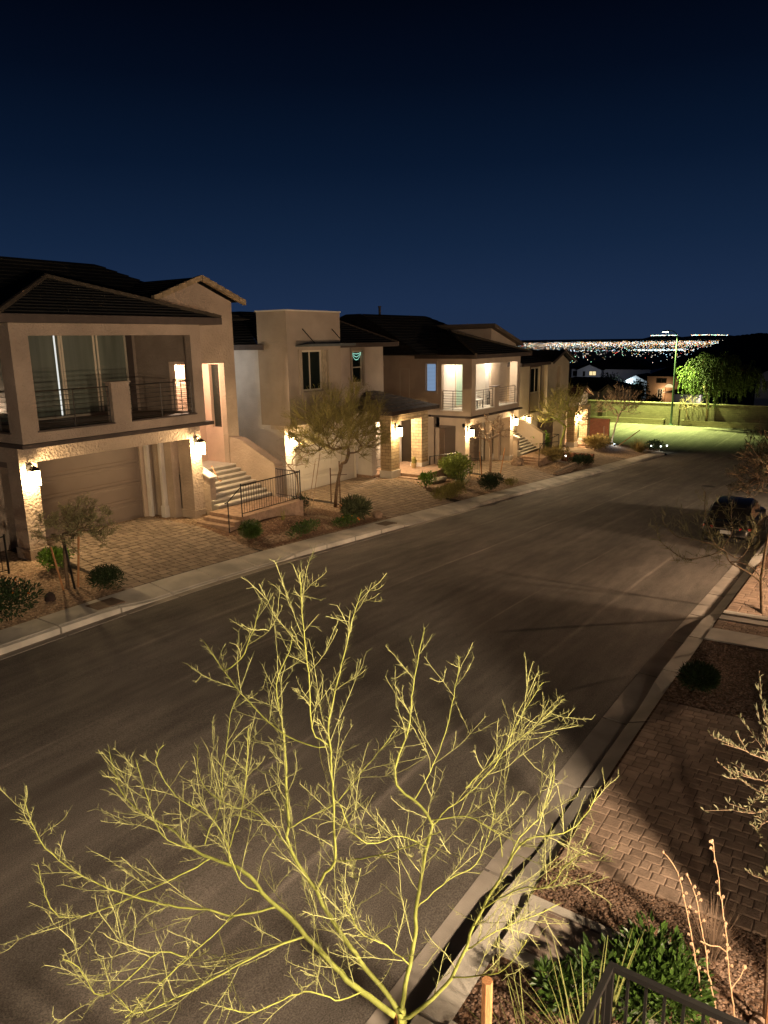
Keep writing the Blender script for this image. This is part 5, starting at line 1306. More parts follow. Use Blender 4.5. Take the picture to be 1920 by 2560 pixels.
# ================================================================ far side of the cross street
t = thing('block_wall', 'long tan block wall behind the street lamp, greenish in its light', 'wall', (83.7, 10, -3.4))
m = MB(); m.box(83.6, 83.85, -38, 60, -4.4, -1.20); m.build('wall', BLOCKW, t)
m = MB()
for y in (-33, -25, -17, -9, -1, 7, 14.9, 18.6, 26.5, 34.5, 42.5, 50.5): m.box(83.47, 83.9, y - .22, y + .22, -4.4, -1.15)
m.build('pilaster', BLOCKW, t)
m = MB(); m.box(83.54, 83.91, -38, 60, -1.199, -1.11); m.build('cap', mat('wall_cap', (.33, .28, .18), .9, .2, 2), t)
t = thing('planter_wall', 'low block planter wall in two lengths at the foot of the tall block wall', 'wall', (82.8, 10, -3.4))
for y0, y1, x in ((19.7, 60, 82.62), (-38, 17.9, 82.62)):
    m = MB(); m.box(x, x + .2, y0, y1, -4.2, -2.86); 
    m.box(x + .2, 83.46, (y0 if y0 > 0 else y1 - .2), (y0 + .2 if y0 > 0 else y1), -4.2, -2.86)
    m.build('wall', BLOCKW, t)
m = MB(); m.box(82.83, 83.59, 19.9, 60, -4.2, -2.98); m.box(82.83, 83.59, -38, 17.7, -4.2, -2.98); structure(m, 'planting_bed', DIRT)

t = thing('street_lamp', 'tall green street lamp on the far side of the cross street, lit', 'street lamp', (82.25, 18.82, -3.45))
m = MB(); m.tube([(82.25, 18.82, -3.46), (82.25, 18.82, -3.40), (82.25, 18.82, -3.2)], [.28, .26, .14], 12); m.build('base', mat('lamp_green', (.045, .07, .05), .5, metal=.3), t)
m = MB(); m.tube([(82.25, 18.82, -3.2), (82.25, 18.82, 6.05)], [.12, .075], 12); m.build('pole', MATS['lamp_green'], t)
m = MB(); m.tube([(82.25, 18.82, 5.85), (82.25, 18.95, 6.2), (82.25, 19.3, 6.48), (82.25, 19.75, 6.55)], [.05, .05, .045, .04], 8); m.build('arm', MATS['lamp_green'], t)
m = MB(); m.hexa([(82.1, 19.7, 6.44), (82.4, 19.7, 6.44), (82.38, 20.35, 6.42), (82.12, 20.35, 6.42)], [(82.14, 19.72, 6.60), (82.36, 19.72, 6.60), (82.33, 20.3, 6.54), (82.17, 20.3, 6.54)]); hd = m.build('lamp_head', MATS['lamp_green'], t)
m = MB(); m.box(82.13, 82.37, 19.8, 20.32, 6.36, 6.418); m.build('glass', glow('lamp_glow', (.92, 1.0, .75), 14), hd)
lamp('street_bulb', (82.0, 20.05, 6.30), P_STREET, (.80, 1.0, .30), .15, t, spot=128, aim=(-.05, -.05, -1))

# pepper tree lit by the street lamp
rn = random.Random(17)
b = (83.15, 15.45, -3.1)
root = thing('pepper_tree', 'broad weeping green tree standing at the block wall beside the street lamp', 'tree', b)
N, par = skeleton(None, [b, (83.15, 15.45, -1.6), (83.15, 15.5, -.4)], [q + Vector((rn.gauss(0, .45), rn.gauss(0, .5), rn.gauss(0, .35))) for q in ell((83.2, 15.0, 1.75), (3.0, 4.1, 2.1), 14, rn, .6, -.25) for _ in range(8)], .45, rn, .15, -.1)
tb = MB(); rad, kids = skel_mesh(tb, N, par, .02, .2, .46, 6); tb.build('trunk', BARK, root, smooth=True)
cb = MB()
for i in range(3, len(N)):
    if rad[i] > .05: continue
    for _ in range(8 if not kids[i] else 3):
        p = N[i] + Vector((rn.gauss(0, .2), rn.gauss(0, .2), rn.gauss(0, .15))); d = Vector((rn.gauss(0, .4), rn.gauss(0, .4), rn.uniform(-.1, .5))).normalized()
        for k in range(rn.randint(7, 22)):
            p = p + d * .14; d = (d + Vector((0, 0, -.30))).normalized()
            for s in (0, 1, 2): leafcard(cb, p, (d + Vector((rn.gauss(0, .6), rn.gauss(0, .6), -.2))).normalized(), .24, .07, rn)
cb.build('crown', mat('leaf_pepper', (.065, .09, .018), .6, island=.45), root)
tree('dry_bush', 'grey leafless bush in front of the wall under the weeping tree', [(82.95, 17.5, -3.0), (82.95, 17.4, -2.2)], (83.1, 17.4, -1.2), (.5, 1.3, .9), 60, (3, .4, .012), BARK_P, None, seed=55, step=.3, rtip=.012, rmax=.05, cat='shrub')

# ================================================================ houses down the slope
NIGHT_W = mat('far_wall_pale', (.50, .50, .54), .95, .1, .5)
NIGHT_T = mat('far_wall_tan', (.42, .32, .22), .95, .1, .5)
NIGHT_P = mat('far_wall_peach', (.55, .38, .26), .95, .1, .5)
LITWIN = glow('lit_window', (1.0, .78, .40), 1.1)
def gable_roof_x(mb, x0, x1, y0, y1, ze, zr, o=.4, n=6):       # ridge along x
    ym = (y0 + y1) / 2
    mb.courses((x0-o, y1+o, ze), (x1+o, y1+o, ze), (x1+o, ym, zr), (x0-o, ym, zr), n); mb.courses((x1+o, y0-o, ze), (x0-o, y0-o, ze), (x0-o, ym, zr), (x1+o, ym, zr), n)
def hip_roof(mb, x0, x1, y0, y1, ze, zr, run, o=.4, n=8):      # ridge along y
    xm = (x0 + x1) / 2; a, b = y0 + run, y1 - run
    mb.courses((x0-o, y1+o, ze), (x0-o, y0-o, ze), (xm, a, zr), (xm, b, zr), n); mb.courses((x1+o, y0-o, ze), (x1+o, y1+o, ze), (xm, b, zr), (xm, a, zr), n)
    mb.courses((x0-o, y0-o, ze), (x1+o, y0-o, ze), (xm, a, zr), (xm, a, zr), n); mb.courses((x1+o, y1+o, ze), (x0-o, y1+o, ze), (xm, b, zr), (xm, b, zr), n)
def fwin(h, x, y0, y1, z0, z1, pane, fr=None):
    return window(h, 'y', x - .03, y0, y1, z0, z1, pane, fr or WFRAME_D, [(y0 + y1) / 2], None, .07, out=-1)
h = thing('house', 'large pale house down the slope with one small warm lit window', 'house', (134, 42, -7), 'houses down the slope')
m = MB(); m.box(131, 142, 34, 48, -9, .35); m.build('wall', NIGHT_W, h)
m = MB(); m.box(130, 130.99, 42.2, 46.6, -9, .25); m.prism([(130, 42.2, .251), (130, 46.6, .251), (130, 44.4, 1.15)], (.9, 0, 0)); m.build('gable_wing', NIGHT_W, h)
m = MB(); hip_roof(m, 131, 142, 34, 48, .4, 2.3, 5.5); m.build('roof', TILE, h)
m = MB(); gable_roof_x(m, 130, 136, 42.2, 46.6, .25, 1.25); m.build('roof', TILE, h)
fwin(h, 130, 43.1, 44.4, -.72, .08, LITWIN)
q = MB(); q.tube([(129.9, 47.0, -.4), (129.8, 47.0, -.4)], .07, 8); fl = q.build('fill_light', DARK, h); lamp('fill_bulb', (124.5, 43.0, -1.2), 110, (.9, .92, 1.0), .1, fl)  # added fixture, bulb set well forward to brighten the pale front
for y in (46.9, 47.3, 45.1): fwin(h, 131 if y > 46.7 else 130, y, y + .45, -.9, .02, GLASS_D)
h = thing('house', 'dark tiled roof house just behind the block wall with a tan gable', 'house', (100, 32, -5), 'houses down the slope')
m = MB(); m.box(95.5, 106, 28.9, 40, -6, -.95); m.build('wall', NIGHT_T, h)
m = MB(); m.box(94.6, 95.49, 28.75, 30.55, -6, -.95); m.prism([(94.6, 28.75, -.949), (94.6, 30.55, -.949), (94.6, 29.65, -.05)], (.8, 0, 0)); m.build('gable_wing', NIGHT_T, h)
m = MB(); hip_roof(m, 95.5, 106, 28.9, 40, -.95, .6, 3.6); m.build('roof', TILE, h)
m = MB(); gable_roof_x(m, 94.6, 98, 28.75, 30.55, -.95, .05, .35); m.build('roof', TILE, h)
m = MB()
for y0, z0, y1, z1 in ((28.4, -.98, 29.65, .02), (30.9, -.98, 29.65, .02)): m.hexa([(94.2, y0, z0 - .1), (94.2, y1, z1 - .1), (94.28, y1, z1 - .1), (94.28, y0, z0 - .1)], [(94.2, y0, z0 + .08), (94.2, y1, z1 + .08), (94.28, y1, z1 + .08), (94.28, y0, z0 + .08)])
m.build('rake_board', TILE_L, h)
h = thing('house', 'white house down the slope floodlit cool with an arched window', 'house', (123, 33.5, -5.5), 'houses down the slope')
m = MB(); m.box(120, 127, 31.6, 35.2, -7, -1.0); m.prism([(120, 31.6, -.999), (120, 35.2, -.999), (120, 33.4, -.1)], (.6, 0, 0)); m.build('wall', NIGHT_W, h)
m = MB(); gable_roof_x(m, 120, 127, 31.6, 35.2, -1.0, .0, .3); m.build('roof', TILE, h)
m = MB(); m.prism([(119.93, 33.2 + .75 * math.cos(a * math.pi / 10), -1.75 + .75 * math.sin(a * math.pi / 10)) for a in range(11)], (.06, 0, 0)); f = m.build('window', WFRAME_D, h)
m = MB(); m.prism([(119.91, 33.2 + .6 * math.cos(a * math.pi / 10), -1.72 + .6 * math.sin(a * math.pi / 10)) for a in range(11)], (.015, 0, 0)); m.build('pane', mat('arch_pane', (.25, .32, .33), .3), f)
q = MB(); q.tube([(119.9, 34.9, -1.1), (119.7, 34.9, -1.1)], .1, 8); fl = q.build('floodlight', DARK, h); lamp('floodlight_bulb', (118.9, 34.4, -1.3), 260, (.75, .95, 1.0), .1, fl)
h = thing('house', 'peach walled house behind the street lamp with a lit arched entry', 'house', (114, 26.8, -5), 'houses down the slope')
m = MB(); m.wall('y', 110, 110.3, 24.6, 28.9, -6.5, .35, [(25.25, 26.35, -6, -1.2)]); m.box(110.31, 118, 24.6, 28.9, -6.5, .35); m.build('wall', NIGHT_P, h)
m = MB(); hip_roof(m, 110, 118, 24.6, 28.9, .35, 1.4, 1.6); m.build('roof', TILE, h)
m = MB(); m.prism([(109.95, 25.8 + .58 * math.cos(a * math.pi / 10), -1.2 + .5 * math.sin(a * math.pi / 10)) for a in range(11)], (.04, 0, 0)); m.build('arch_window', LITWIN, h)
m = MB(); m.prism([(109.4, 24.5, -1.35), (109.4, 26.6, -1.9), (109.4, 24.5, -1.9)], (.55, 0, 0)); m.build('porch_roof', TILE, h)
fwin(h, 110, 26.65, 27.35, -2.7, -1.4, GLASS_D, WHITE); fwin(h, 110, 26.2, 27.6, -.6, .05, GLASS_D)
q = MB(); q.tube([(109.9, 26.45, -1.75), (109.8, 26.45, -1.75)], .07, 8); fl = q.build('entry_light', DARK, h); lamp('entry_bulb', (109.3, 26.35, -1.85), 120, (1.0, .66, .34), .08, fl)
h = thing('house', 'low grey house wall showing under the weeping tree', 'house', (110, 22.5, -5), 'houses down the slope')
m = MB(); m.box(107, 112, 20.9, 24.4, -6, -1.9); m.build('wall', NIGHT_W, h)
m = MB(); hip_roof(m, 107, 112, 20.9, 24.4, -1.9, -1.0, 1.4, .2); m.build('roof', TILE, h)
q = MB(); q.tube([(106.9, 21.0, -2.3), (106.8, 21.0, -2.3)], .07, 8); fl = q.build('fill_light', DARK, h); lamp('fill_bulb', (106.2, 20.4, -2.5), 130, (1.0, .85, .66), .08, fl)  # added fixture and bulb that make the grey wall visible
h = thing('house', 'pale gabled house at the right edge behind the block wall', 'house', (134, 15.5, -6), 'houses down the slope')
m = MB(); m.box(130, 138, 12, 17.3, -8, -.4); m.prism([(130, 12, -.399), (130, 17.3, -.399), (130, 15.8, .45)], (.5, 0, 0)); m.build('wall', NIGHT_W, h)
m = MB(); gable_roof_x(m, 130, 138, 12, 17.3, -.4, .65, .3); m.build('roof', TILE, h)
fwin(h, 130, 15.4, 16.3, -2.3, -1.2, mat('dim_window', (.2, .19, .15), .4))
h = thing('house', 'unlit house roof on the slope between the lamp pole and the pale house', 'house', (150, 40, -9), 'houses down the slope')
m = MB(); m.box(146, 158, 32, 41, -12, -.6); m.build('wall', NIGHT_W, h)
m = MB(); hip_roof(m, 146, 158, 32, 41, -.6, 1.0, 4.5); m.build('roof', TILE, h)
# dark trees among those houses
def dark_tree(label, c, r, n, seed, name='dark_tree'):
    rn = random.Random(seed); root = thing(name, label, 'tree', (c[0], c[1], c[2] - r[2] - 2), 'dark trees down the slope')
    m = MB(); m.tube([(c[0], c[1], c[2] - r[2] - 2.5), (c[0], c[1], c[2])], [.18, .08], 6); m.build('trunk', BARK, root)
    m = MB()
    for p in ell(c, r, n, rn, .25): leafcard(m, p, (rn.gauss(0,1), rn.gauss(0,1), rn.gauss(0,1) - .3), rn.uniform(.3, .7), .16, rn)
    m.build('crown', LEAF_D, root)
dark_tree('dark tree silhouette between the white house and the peach house', (104, 28.4, -1.5), (1.6, 1.5, 1.9), 900, 1)
dark_tree('dark bush like tree in front of the floodlit white house', (112, 31.5, -2.6), (1.2, 1.3, .9), 500, 2)
dark_tree('dark tree silhouette left of the peach house window', (107, 29.4, -2.6), (1.2, 1.2, 1.3), 500, 3)
dark_tree('dark shrubby tree in front of the grey house wall', (100, 25.2, -2.4), (1.0, 1.2, .9), 400, 4)
dark_tree('dark tree under the pale house, right of its gable', (118, 37.0, -1.0), (1.6, 2.2, 1.4), 700, 5)

# dark hill on the right
rn = random.Random(9)
AZ = [(16.5, -2.6), (14.2, -1.86), (12.6, -1.52), (11.46, -1.15), (10.34, -.60), (9.7, -.25), (9.12, -.04), (8.3, .03), (7.41, .10), (7.1, .07), (5, .12), (1, .5), (-8, 1.2), (-25, 1.8), (-50, 1.5)]
m = MB(); rows = []
fine = []
for (a0, e0), (a1, e1) in zip(AZ, AZ[1:]):
    for k in range(6): fine.append((a0 + (a1 - a0) * k / 6, e0 + (e1 - e0) * k / 6))
for k, (dist, f) in enumerate(((430, None), (560, .55), (700, 1.0), (900, .6), (1300, None))):
    row = []
    for a, e in fine:
        ar = R(a); zr = 6 + 700 * math.tan(R(e)) + rn.uniform(-.35, .35); base = TZ(dist * math.cos(ar)) - 4
        z = base if f is None else base + (zr - base) * f
        row.append((dist * math.cos(ar), dist * math.sin(ar), z))
    rows.append(row)
for r0, r1 in zip(rows, rows[1:]):
    for i in range(len(fine) - 1): m.quad(r0[i], r0[i+1], r1[i+1], r1[i])
structure(m, 'hill', HILLM, weld=.001)
m = MB()
FM = [(16.2, -.38), (15.0, -.12), (14.3, .06), (13.2, .05), (12.6, -.10), (11.6, .0), (10.8, .07), (9.8, .02), (9.0, -.1), (6, -.38)]
for (a0, e0), (a1, e1) in zip(FM, FM[1:]):
    P = lambda d, a, e: (d * math.cos(R(a)), d * math.sin(R(a)), 6 + d * math.tan(R(e)))
    m.quad(P(33000, a0, -.40), P(33000, a1, -.40), P(36000, a1, e1), P(36000, a0, e0)); m.quad(P(36000, a0, e0), P(36000, a1, e1), P(40000, a1, -.4), P(40000, a0, -.4))
structure(m, 'far_mountain', mat('mountain', (.03, .032, .04), .95), weld=.01)

# city lights spread over the valley floor
rn = random.Random(77)
CL = {'city_lights_white': ((1.0, .90, .74), 4.5), 'city_lights_amber': ((1.0, .50, .13), 4.5), 'city_lights_blue': ((.50, .82, 1.0), 4.5), 'city_lights_red': ((1.0, .12, .08), 6.0), 'city_lights_green': ((.45, 1.0, .62), 6.0)}
LB = {k: MB() for k in CL}
def light(az, el, s, k, dist=None):
    d = dist or (184.0 / math.tan(R(-el))); d = min(d, 52000)
    x, y = d * math.cos(R(az)), d * math.sin(R(az)); z = 6 + d * math.tan(R(el)); r = s * d / 1817
    LB[k].add([(x-r,y,z),(x+r,y,z),(x,y-r,z),(x,y+r,z),(x,y,z-r),(x,y,z+r)], [(0,2,5),(2,1,5),(1,3,5),(3,0,5),(2,0,4),(1,2,4),(3,1,4),(0,3,4)])
def pick(w): return rn.choices(list(CL), w)[0]
for _ in range(4600):                       # main band
    az = rn.uniform(9.0, 24.5); dens = 1.0 if 11 < az < 22 else .6
    if rn.random() > dens: continue
    el = -rn.choice((rn.gauss(.46, .07), rn.gauss(.55, .10), rn.gauss(.58, .12), rn.uniform(.40, .9)))
    if el > -.34: el = -rn.uniform(.36, .6)
    light(az, el, rn.choice((.2, .26, .32, .42, .7)), pick((4, 6, 4, .6, .6)))
for _ in range(520):                       # bright road band
    az = rn.choice((rn.uniform(11.5, 23.5), rn.uniform(12.5, 15.5)))
    light(az, -rn.gauss(1.0, .035) - .015 * (az - 17) / 6, rn.uniform(.3, .85), pick((4, .3, 5, .2, .8)))
for _ in range(230):                       # scattered nearer lights
    az = rn.uniform(11.8, 24); el = -rn.uniform(.7, 1.9) if rn.random() < .7 else -rn.uniform(1.1, 1.5)
    light(az, el, rn.uniform(.35, .95), pick((4, 2, 2, 1, 1.2)))
for az0, az1, el, n in ((14.7, 13.6, .05, 26), (13.5, 12.9, .045, 16), (12.0, 11.1, .03, 22), (11.1, 9.6, .045, 26)):
    for i in range(n): light(az0 + (az1 - az0) * (i + rn.random()) / n, el - .03 * rn.random() - (.05 * (i / n) if az1 < 10 else 0), rn.uniform(.5, 1.0), pick((5, .5, 2, 0, 1.5)), 33500)
for k, (c, s) in CL.items():
    tag(LB[k].build('city_lights', glow(k, c, s)), kind='stuff')
# ================================================================ near side of the street
def resample(pts, st, rn, jit):
    pts = [Vector(p) for p in pts]; out = [pts[0]]
    for i in range(len(pts) - 1):
        p0 = pts[max(i - 1, 0)]; p1 = pts[i]; p2 = pts[i + 1]; p3 = pts[min(i + 2, len(pts) - 1)]
        n = max(1, int((p2 - p1).length / st))
        for k in range(1, n + 1):
            t = k / n
            q = 0.5 * ((2 * p1) + (p2 - p0) * t + (2*p0 - 5*p1 + 4*p2 - p3) * t*t + (3*p1 - p0 - 3*p2 + p3) * t**3)
            out.append(q + Vector((rn.gauss(0,1), rn.gauss(0,1), rn.gauss(0,1))) * jit)
    return out

def spines(mb, pts, rn, f0, density, L, r):
    """short straight shoots down both sides of a branch, from fraction f0 to its tip"""
    n = len(pts)
    for i in range(max(1, int(n * f0)), n):
        seg = pts[i] - pts[i-1]; sl = seg.length
        if sl < 1e-6: continue
        d = seg / sl
        k = density * sl; k = int(k) + (1 if rn.random() < k - int(k) else 0)
        for _ in range(k):
            a = Vector((rn.gauss(0,1), rn.gauss(0,1), rn.gauss(0,1))); a = (a - d * a.dot(d)).normalized()
            e = (d * rn.uniform(.35, 1.0) + a * rn.uniform(.6, 1.0) + Vector((0, 0, .25))).normalized()
            p = pts[i-1] + seg * rn.random(); l = L * rn.uniform(.35, 1.25)
            mb.tube([p, p + e * l], [r, r * .55], 3, cap=False)

def bare_green_tree(name, label, traces, base, stem_r, rfun, rn, bark, twigm, sub=(15, .52), spine=(52, .044), zsub=.3, sr=.0010):
    root = thing(name, label, 'tree', base)
    tb, wb = MB(), MB()
    for bi, tr in enumerate(traces):
        total = sum((Vector(a) - Vector(b)).length for a, b in zip(tr, tr[1:]))
        r0, r1 = rfun(bi, total)
        pts = resample(tr, .045, rn, .0022)
        n = len(pts)
        rad = [r1 + (r0 - r1) * (1 - i / (n - 1)) ** .9 for i in range(n)]
        tb.tube(pts, rad, 8 if r0 > .012 else 6)
        if bi == 0: continue
        spines(wb, pts, rn, .5, spine[0] * 1.5, spine[1], sr)
        spines(wb, pts, rn, .05, 8, spine[1] * .6, sr)
        # side branches
        i = int(n * .12) + rn.randint(0, 2)
        while i < n - 2:
            seg = (pts[i+1] - pts[i]).normalized(); f = i / n
            a = Vector((rn.gauss(0,1), rn.gauss(0,1), rn.gauss(0,1))); a = (a - seg * a.dot(seg)).normalized()
            d = (seg * rn.uniform(.35, .9) + a * rn.uniform(.5, 1.0) + Vector((0, 0, zsub))).normalized()
            L = sub[1] * rn.uniform(.35, 1.25) * (1.15 - .75 * f)
            q = pts[i].copy(); sp = [q.copy()]; dd = d.copy(); m = max(3, int(L / .035))
            for k in range(m):
                dd = (dd + Vector((rn.gauss(0,.075), rn.gauss(0,.075), rn.gauss(0,.075) + .03))).normalized(); q = q + dd * (L / m); sp.append(q.copy())
            rr = min(rad[i] * .6, .0028)
            wb.tube(sp, [rr + (.0015 - rr) * k / m for k in range(m + 1)], 4, cap=False)
            spines(wb, sp, rn, .18, spine[0], spine[1] * .95, sr)
            for _ in range(3 if L > .45 else (2 if L > .25 else 1)):
                k = int(m * rn.uniform(.15, .8)); a2 = Vector((rn.gauss(0,1), rn.gauss(0,1), rn.gauss(0,1)))
                d2 = (dd + a2 * .75).normalized(); L2 = L * rn.uniform(.25, .55); s2 = [sp[k]]; q2 = sp[k].copy()
                for _ in range(5):
                    d2 = (d2 + Vector((rn.gauss(0,.12), rn.gauss(0,.12), rn.gauss(0,.12) + .05))).normalized(); q2 = q2 + d2 * L2 / 5; s2.append(q2.copy())
                wb.tube(s2, [.0017, .0016, .0016, .0015, .0014, .0012], 3, cap=False); spines(wb, s2, rn, .2, spine[0], spine[1] * .9, sr)
            i += max(1, int(rn.expovariate(sub[0]) / .045) + 1)
    tb.build('trunk', bark, root, smooth=True); wb.build('crown', twigm, root)
    return root

rn = random.Random(101)
J = PALO[0][1]
PALO[0] = [[2.71, 1.80, .40], [2.70, 1.79, 1.3], [J[0], J[1], J[2] - .05]] + [PALO[0][2]]
BIG = {1: .0175, 2: .0150, 7: .0132, 11: .0115, 15: .0076, 16: .0072, 3: .0086, 17: .0056}
def palo_r(i, total):
    if i == 0: return .034, .026
    return BIG.get(i, .0044), (.0019 if i in BIG else .0022)
bare_green_tree('palo_verde_tree', 'leafless yellow green palo verde in the foreground, its branches spread over the street', PALO, (2.71, 1.80, .44), .03, palo_r, rn, BARK_G, TWIG_G)
stake('round orange brown stake on the right of the foreground palo verde', (2.79, 1.325, .44), (2.79, 1.325, 2.82), .029, WOOD)
stake('round orange brown stake under the fork of the foreground palo verde', (2.93, 1.98, .44), (2.91, 1.95, 2.12), .03, WOOD)

rn = random.Random(202)
def bare_r(i, total): return (.042, .02) if i == 0 else ((.02, .006) if i in (1, 2) else (.012, .004))
BARE[0][0] = [16.95, 1.67, .02]
bare_green_tree('bare_tree', 'dark leafless tree leaning over the right kerb in front of the parked car', BARE, (16.95, 1.67, .06), .04, bare_r, rn, BARK, mat('twig_drab', (.17, .155, .07), .85, island=.3), sub=(5.5, .8), spine=(12, .18), zsub=.55, sr=.0055)
stake('dark metal post beside the dark leafless tree', (15.6, 1.25, .1), (15.6, 1.25, .95), .02, DARK)

# dry flower stalks
rn = random.Random(33)
labs = ('tall dry flower stalk with seed pods, leftmost of the three', 'thin dry flower stalk with seed pods between the other two', 'tallest dry flower stalk with open seed pods, nearest the right edge')
for tr, lab in zip(STALK, labs):
    t = thing('dry_flower_stalk', lab, 'dry plant', tuple(tr[0]), 'dry flower stalks')
    base = [tr[0][0], tr[0][1], .42]
    pts = resample([base] + tr, .06, rn, .003); n = len(pts)
    m = MB(); m.tube(pts, [.0075 - .0042 * i / (n - 1) for i in range(n)], 6); m.build('stem', DRY, t, smooth=True)
    PM = mat('seed_pod', (.55, .36, .22), .85, .3, 30)
    for i in range(int(n * .35), n - 1):
        if rn.random() < .62:
            m = MB(); a = rn.uniform(0, 6.28); e = pts[i] + Vector((math.cos(a) * .024, math.sin(a) * .024, .02))
            m.tube([pts[i], e], .002, 3)
            for k in range(3):
                b_ = k * 2.1; c = e + Vector((math.cos(b_) * .006, math.sin(b_) * .006, .008))
                blob(m, c, .0065, .0065, .013, 5, 4)
            m.build('seed_pod', PM, t)
    m = MB(); blob(m, pts[-1], .010, .010, .013, 6, 4); m.build('seed_pod', PM, t)
    if lab.startswith('tallest'):
        m = MB(); p = pts[int(n * .42)]
        m.tube([p, p + Vector((-.09, .05, .10)), p + Vector((-.2, .10, .17)), p + Vector((-.30, .16, .26))], .005, 4); q = pts[int(n * .22)]; m.tube([q, q + Vector((.05, -.05, .1)), q + Vector((.08, -.07, .18))], .004, 4); blob(m, q + Vector((.08, -.07, .19)), .02, .02, .02, 6, 4)
        m.build('side_shoot', DRY, t)

# sprigs of the young tree at the right edge
rn = random.Random(44)
t = thing('young_tree', 'young tree at the right edge with small narrow pale leaves on thin sprigs', 'tree', (5.75, .22, .45))
m = MB(); m.tube([(5.75, .22, .45), (5.62, .27, 1.6), (5.5, .32, 2.7), (5.55, .36, 3.4)], [.016, .014, .012, .009], 8); m.build('trunk', BARK, t, smooth=True)
tw, lf = MB(), MB()
for tr in SPRIG:
    st = Vector((5.53, .31, tr[0][2] - .12))
    pts = resample([tuple(st)] + tr, .03, rn, .002); n = len(pts)
    tw.tube(pts, [.006 - .0042 * i / (n - 1) for i in range(n)], 5)
    for i in range(int(n * .25), n):
        d = (pts[i] - pts[i-1]).normalized()
        for s in range(2):
            if rn.random() < .8:
                a = Vector((rn.gauss(0,.5), rn.gauss(0,.5), rn.uniform(.2, 1.0)))
                leafcard(lf, pts[i], (d * .6 + a * .7).normalized(), rn.uniform(.035, .07), .013, rn)
    for _ in range(3):
        i = rn.randint(int(n * .3), n - 2); d = (pts[i] - pts[i-1]).normalized() + Vector((rn.gauss(0,.6), rn.gauss(0,.6), rn.gauss(.2,.4)))
        d.normalize(); e = [pts[i] + d * .05 * k for k in range(5)]; tw.tube(e, .0018, 3)
        for q in e[1:]:
            for s in range(2): leafcard(lf, q, (d * .5 + Vector((rn.gauss(0,.6), rn.gauss(0,.6), rn.uniform(0,1)))).normalized(), rn.uniform(.03, .06), .012, rn)
tw.build('branch', BARK, t); lf.build('foliage', mat('leaf_sprig', (.09, .085, .042), .7, island=.4), t)
stake('orange brown stake at the right edge beside the young tree', (5.62, .18, .45), (5.5, .24, 2.75), .026, WOOD)

# shrubs of the near verge
def SN(name, label, x, y, r, n, leaf, m, kind='leaf', **k): return shrub(name, label, (x, y, GN(x, y)), r, n, leaf, m, kind, **k)
SN('leafy_shrub', 'glossy green leafy shrub behind the near railing', 5.35, 1.02, (.62, .50, .34), 2600, .085, LEAF_N, 'leaf', seed=61, lobes=8)
SN('leafy_shrub', 'smaller glossy green shrub at the end of the concrete pad', 4.95, 1.62, (.26, .24, .30), 480, .085, LEAF_N, 'leaf', seed=62)
SN('round_bush', 'dark grass like ball shaped bush on the near gravel by the kerb', 11.95, 2.0, (.37, .35, .23), 3800, .10, LEAF_D, 'needle', seed=63, lobes=1)
tuft('grass_clump', 'tall yellow green grass clump in front of the near railing', (4.55, 1.28, .44), 62, 1.0, .8, BLADE, .019, .45, 'grass', seed=64, r0=.18)
tuft('grass_clump', 'low yellow green grass clump at the bottom edge left of the railing', (4.15, 1.55, .44), 34, .8, 1.1, BLADE, .018, .6, 'grass', seed=65, r0=.15)
tuft('dry_grass', 'dry brown wiry grass tuft behind the flower stalks', (6.25, .72, .46), 260, .55, .75, mat('dry_wire', (.20, .13, .085), .85, island=.4), .005, .1, 'grass', seed=66, r0=.1)
# dark tree over the right kerb further down the street
rn = random.Random(71)
b = (25.4, 1.75, S(25) + .2)
tree('dark_street_tree', 'dark feathery leaved tree at the right edge beyond the parked car', [b, (25.3, 1.85, .3), (25.2, 2.0, .9)], (24.9, 2.6, 1.85), (1.5, 1.15, 1.25), 150, (4, .38, .008), BARK, mat('leaf_dusk', (0.026, 0.024, 0.009), .8, island=.4), seed=72, step=.28, rtip=.010, rmax=.08, power=.42, leaf=(9, .12, .2), upb=.3, zmin=-.6, shell=.2)

# loose stones on the near beds (real stones on top of the gravel sheet)
rn = random.Random(81); m = MB()
def stone(x, y, z, s):
    a = rn.uniform(0, 6.28); c, sn = math.cos(a), math.sin(a); h = s * rn.uniform(.45, .75)
    rx, ry = s * rn.uniform(.7, 1.2), s * rn.uniform(.6, 1.0)
    P = lambda u, v, w: (x + u*c - v*sn, y + u*sn + v*c, z + w)
    j = lambda: rn.uniform(.75, 1.2)
    m.add([P(rx*j(),0,h*.2), P(rx*.4,ry*j(),h*.25), P(-rx*.5,ry*j(),h*.2), P(-rx*j(),0,h*.25), P(-rx*.4,-ry*j(),h*.2), P(rx*.5,-ry*j(),h*.25), P(rx*.25,ry*.3,h), P(-rx*.3,-ry*.25,h*j())],
          [(0,1,6),(1,2,6),(2,3,7),(3,4,7),(4,5,7),(5,0,6),(2,7,6),(5,6,7)])
for (x0, x1, y0, y1, n, s0) in ((2.2, 5.2, .3, 2.38, 7500, .0165), (6.06, 6.74, .1, 2.38, 3400, .0165), (5.2, 6.1, -.2, 1.0, 1000, .0165), (6.74, 6.9, .1, 2.2, 60, .02), (11.27, 14.5, .8, 2.38, 6000, .020)):
    for _ in range(n):
        x, y = rn.uniform(x0, x1), rn.uniform(y0, y1)
        stone(x, y, GN(x, y) - .012, s0 * rn.uniform(.55, 1.25))
tag(m.build('loose_gravel', mat('gravel_stones', (.19, .12, .082), .9, island=.55)), kind='stuff')
m = MB()
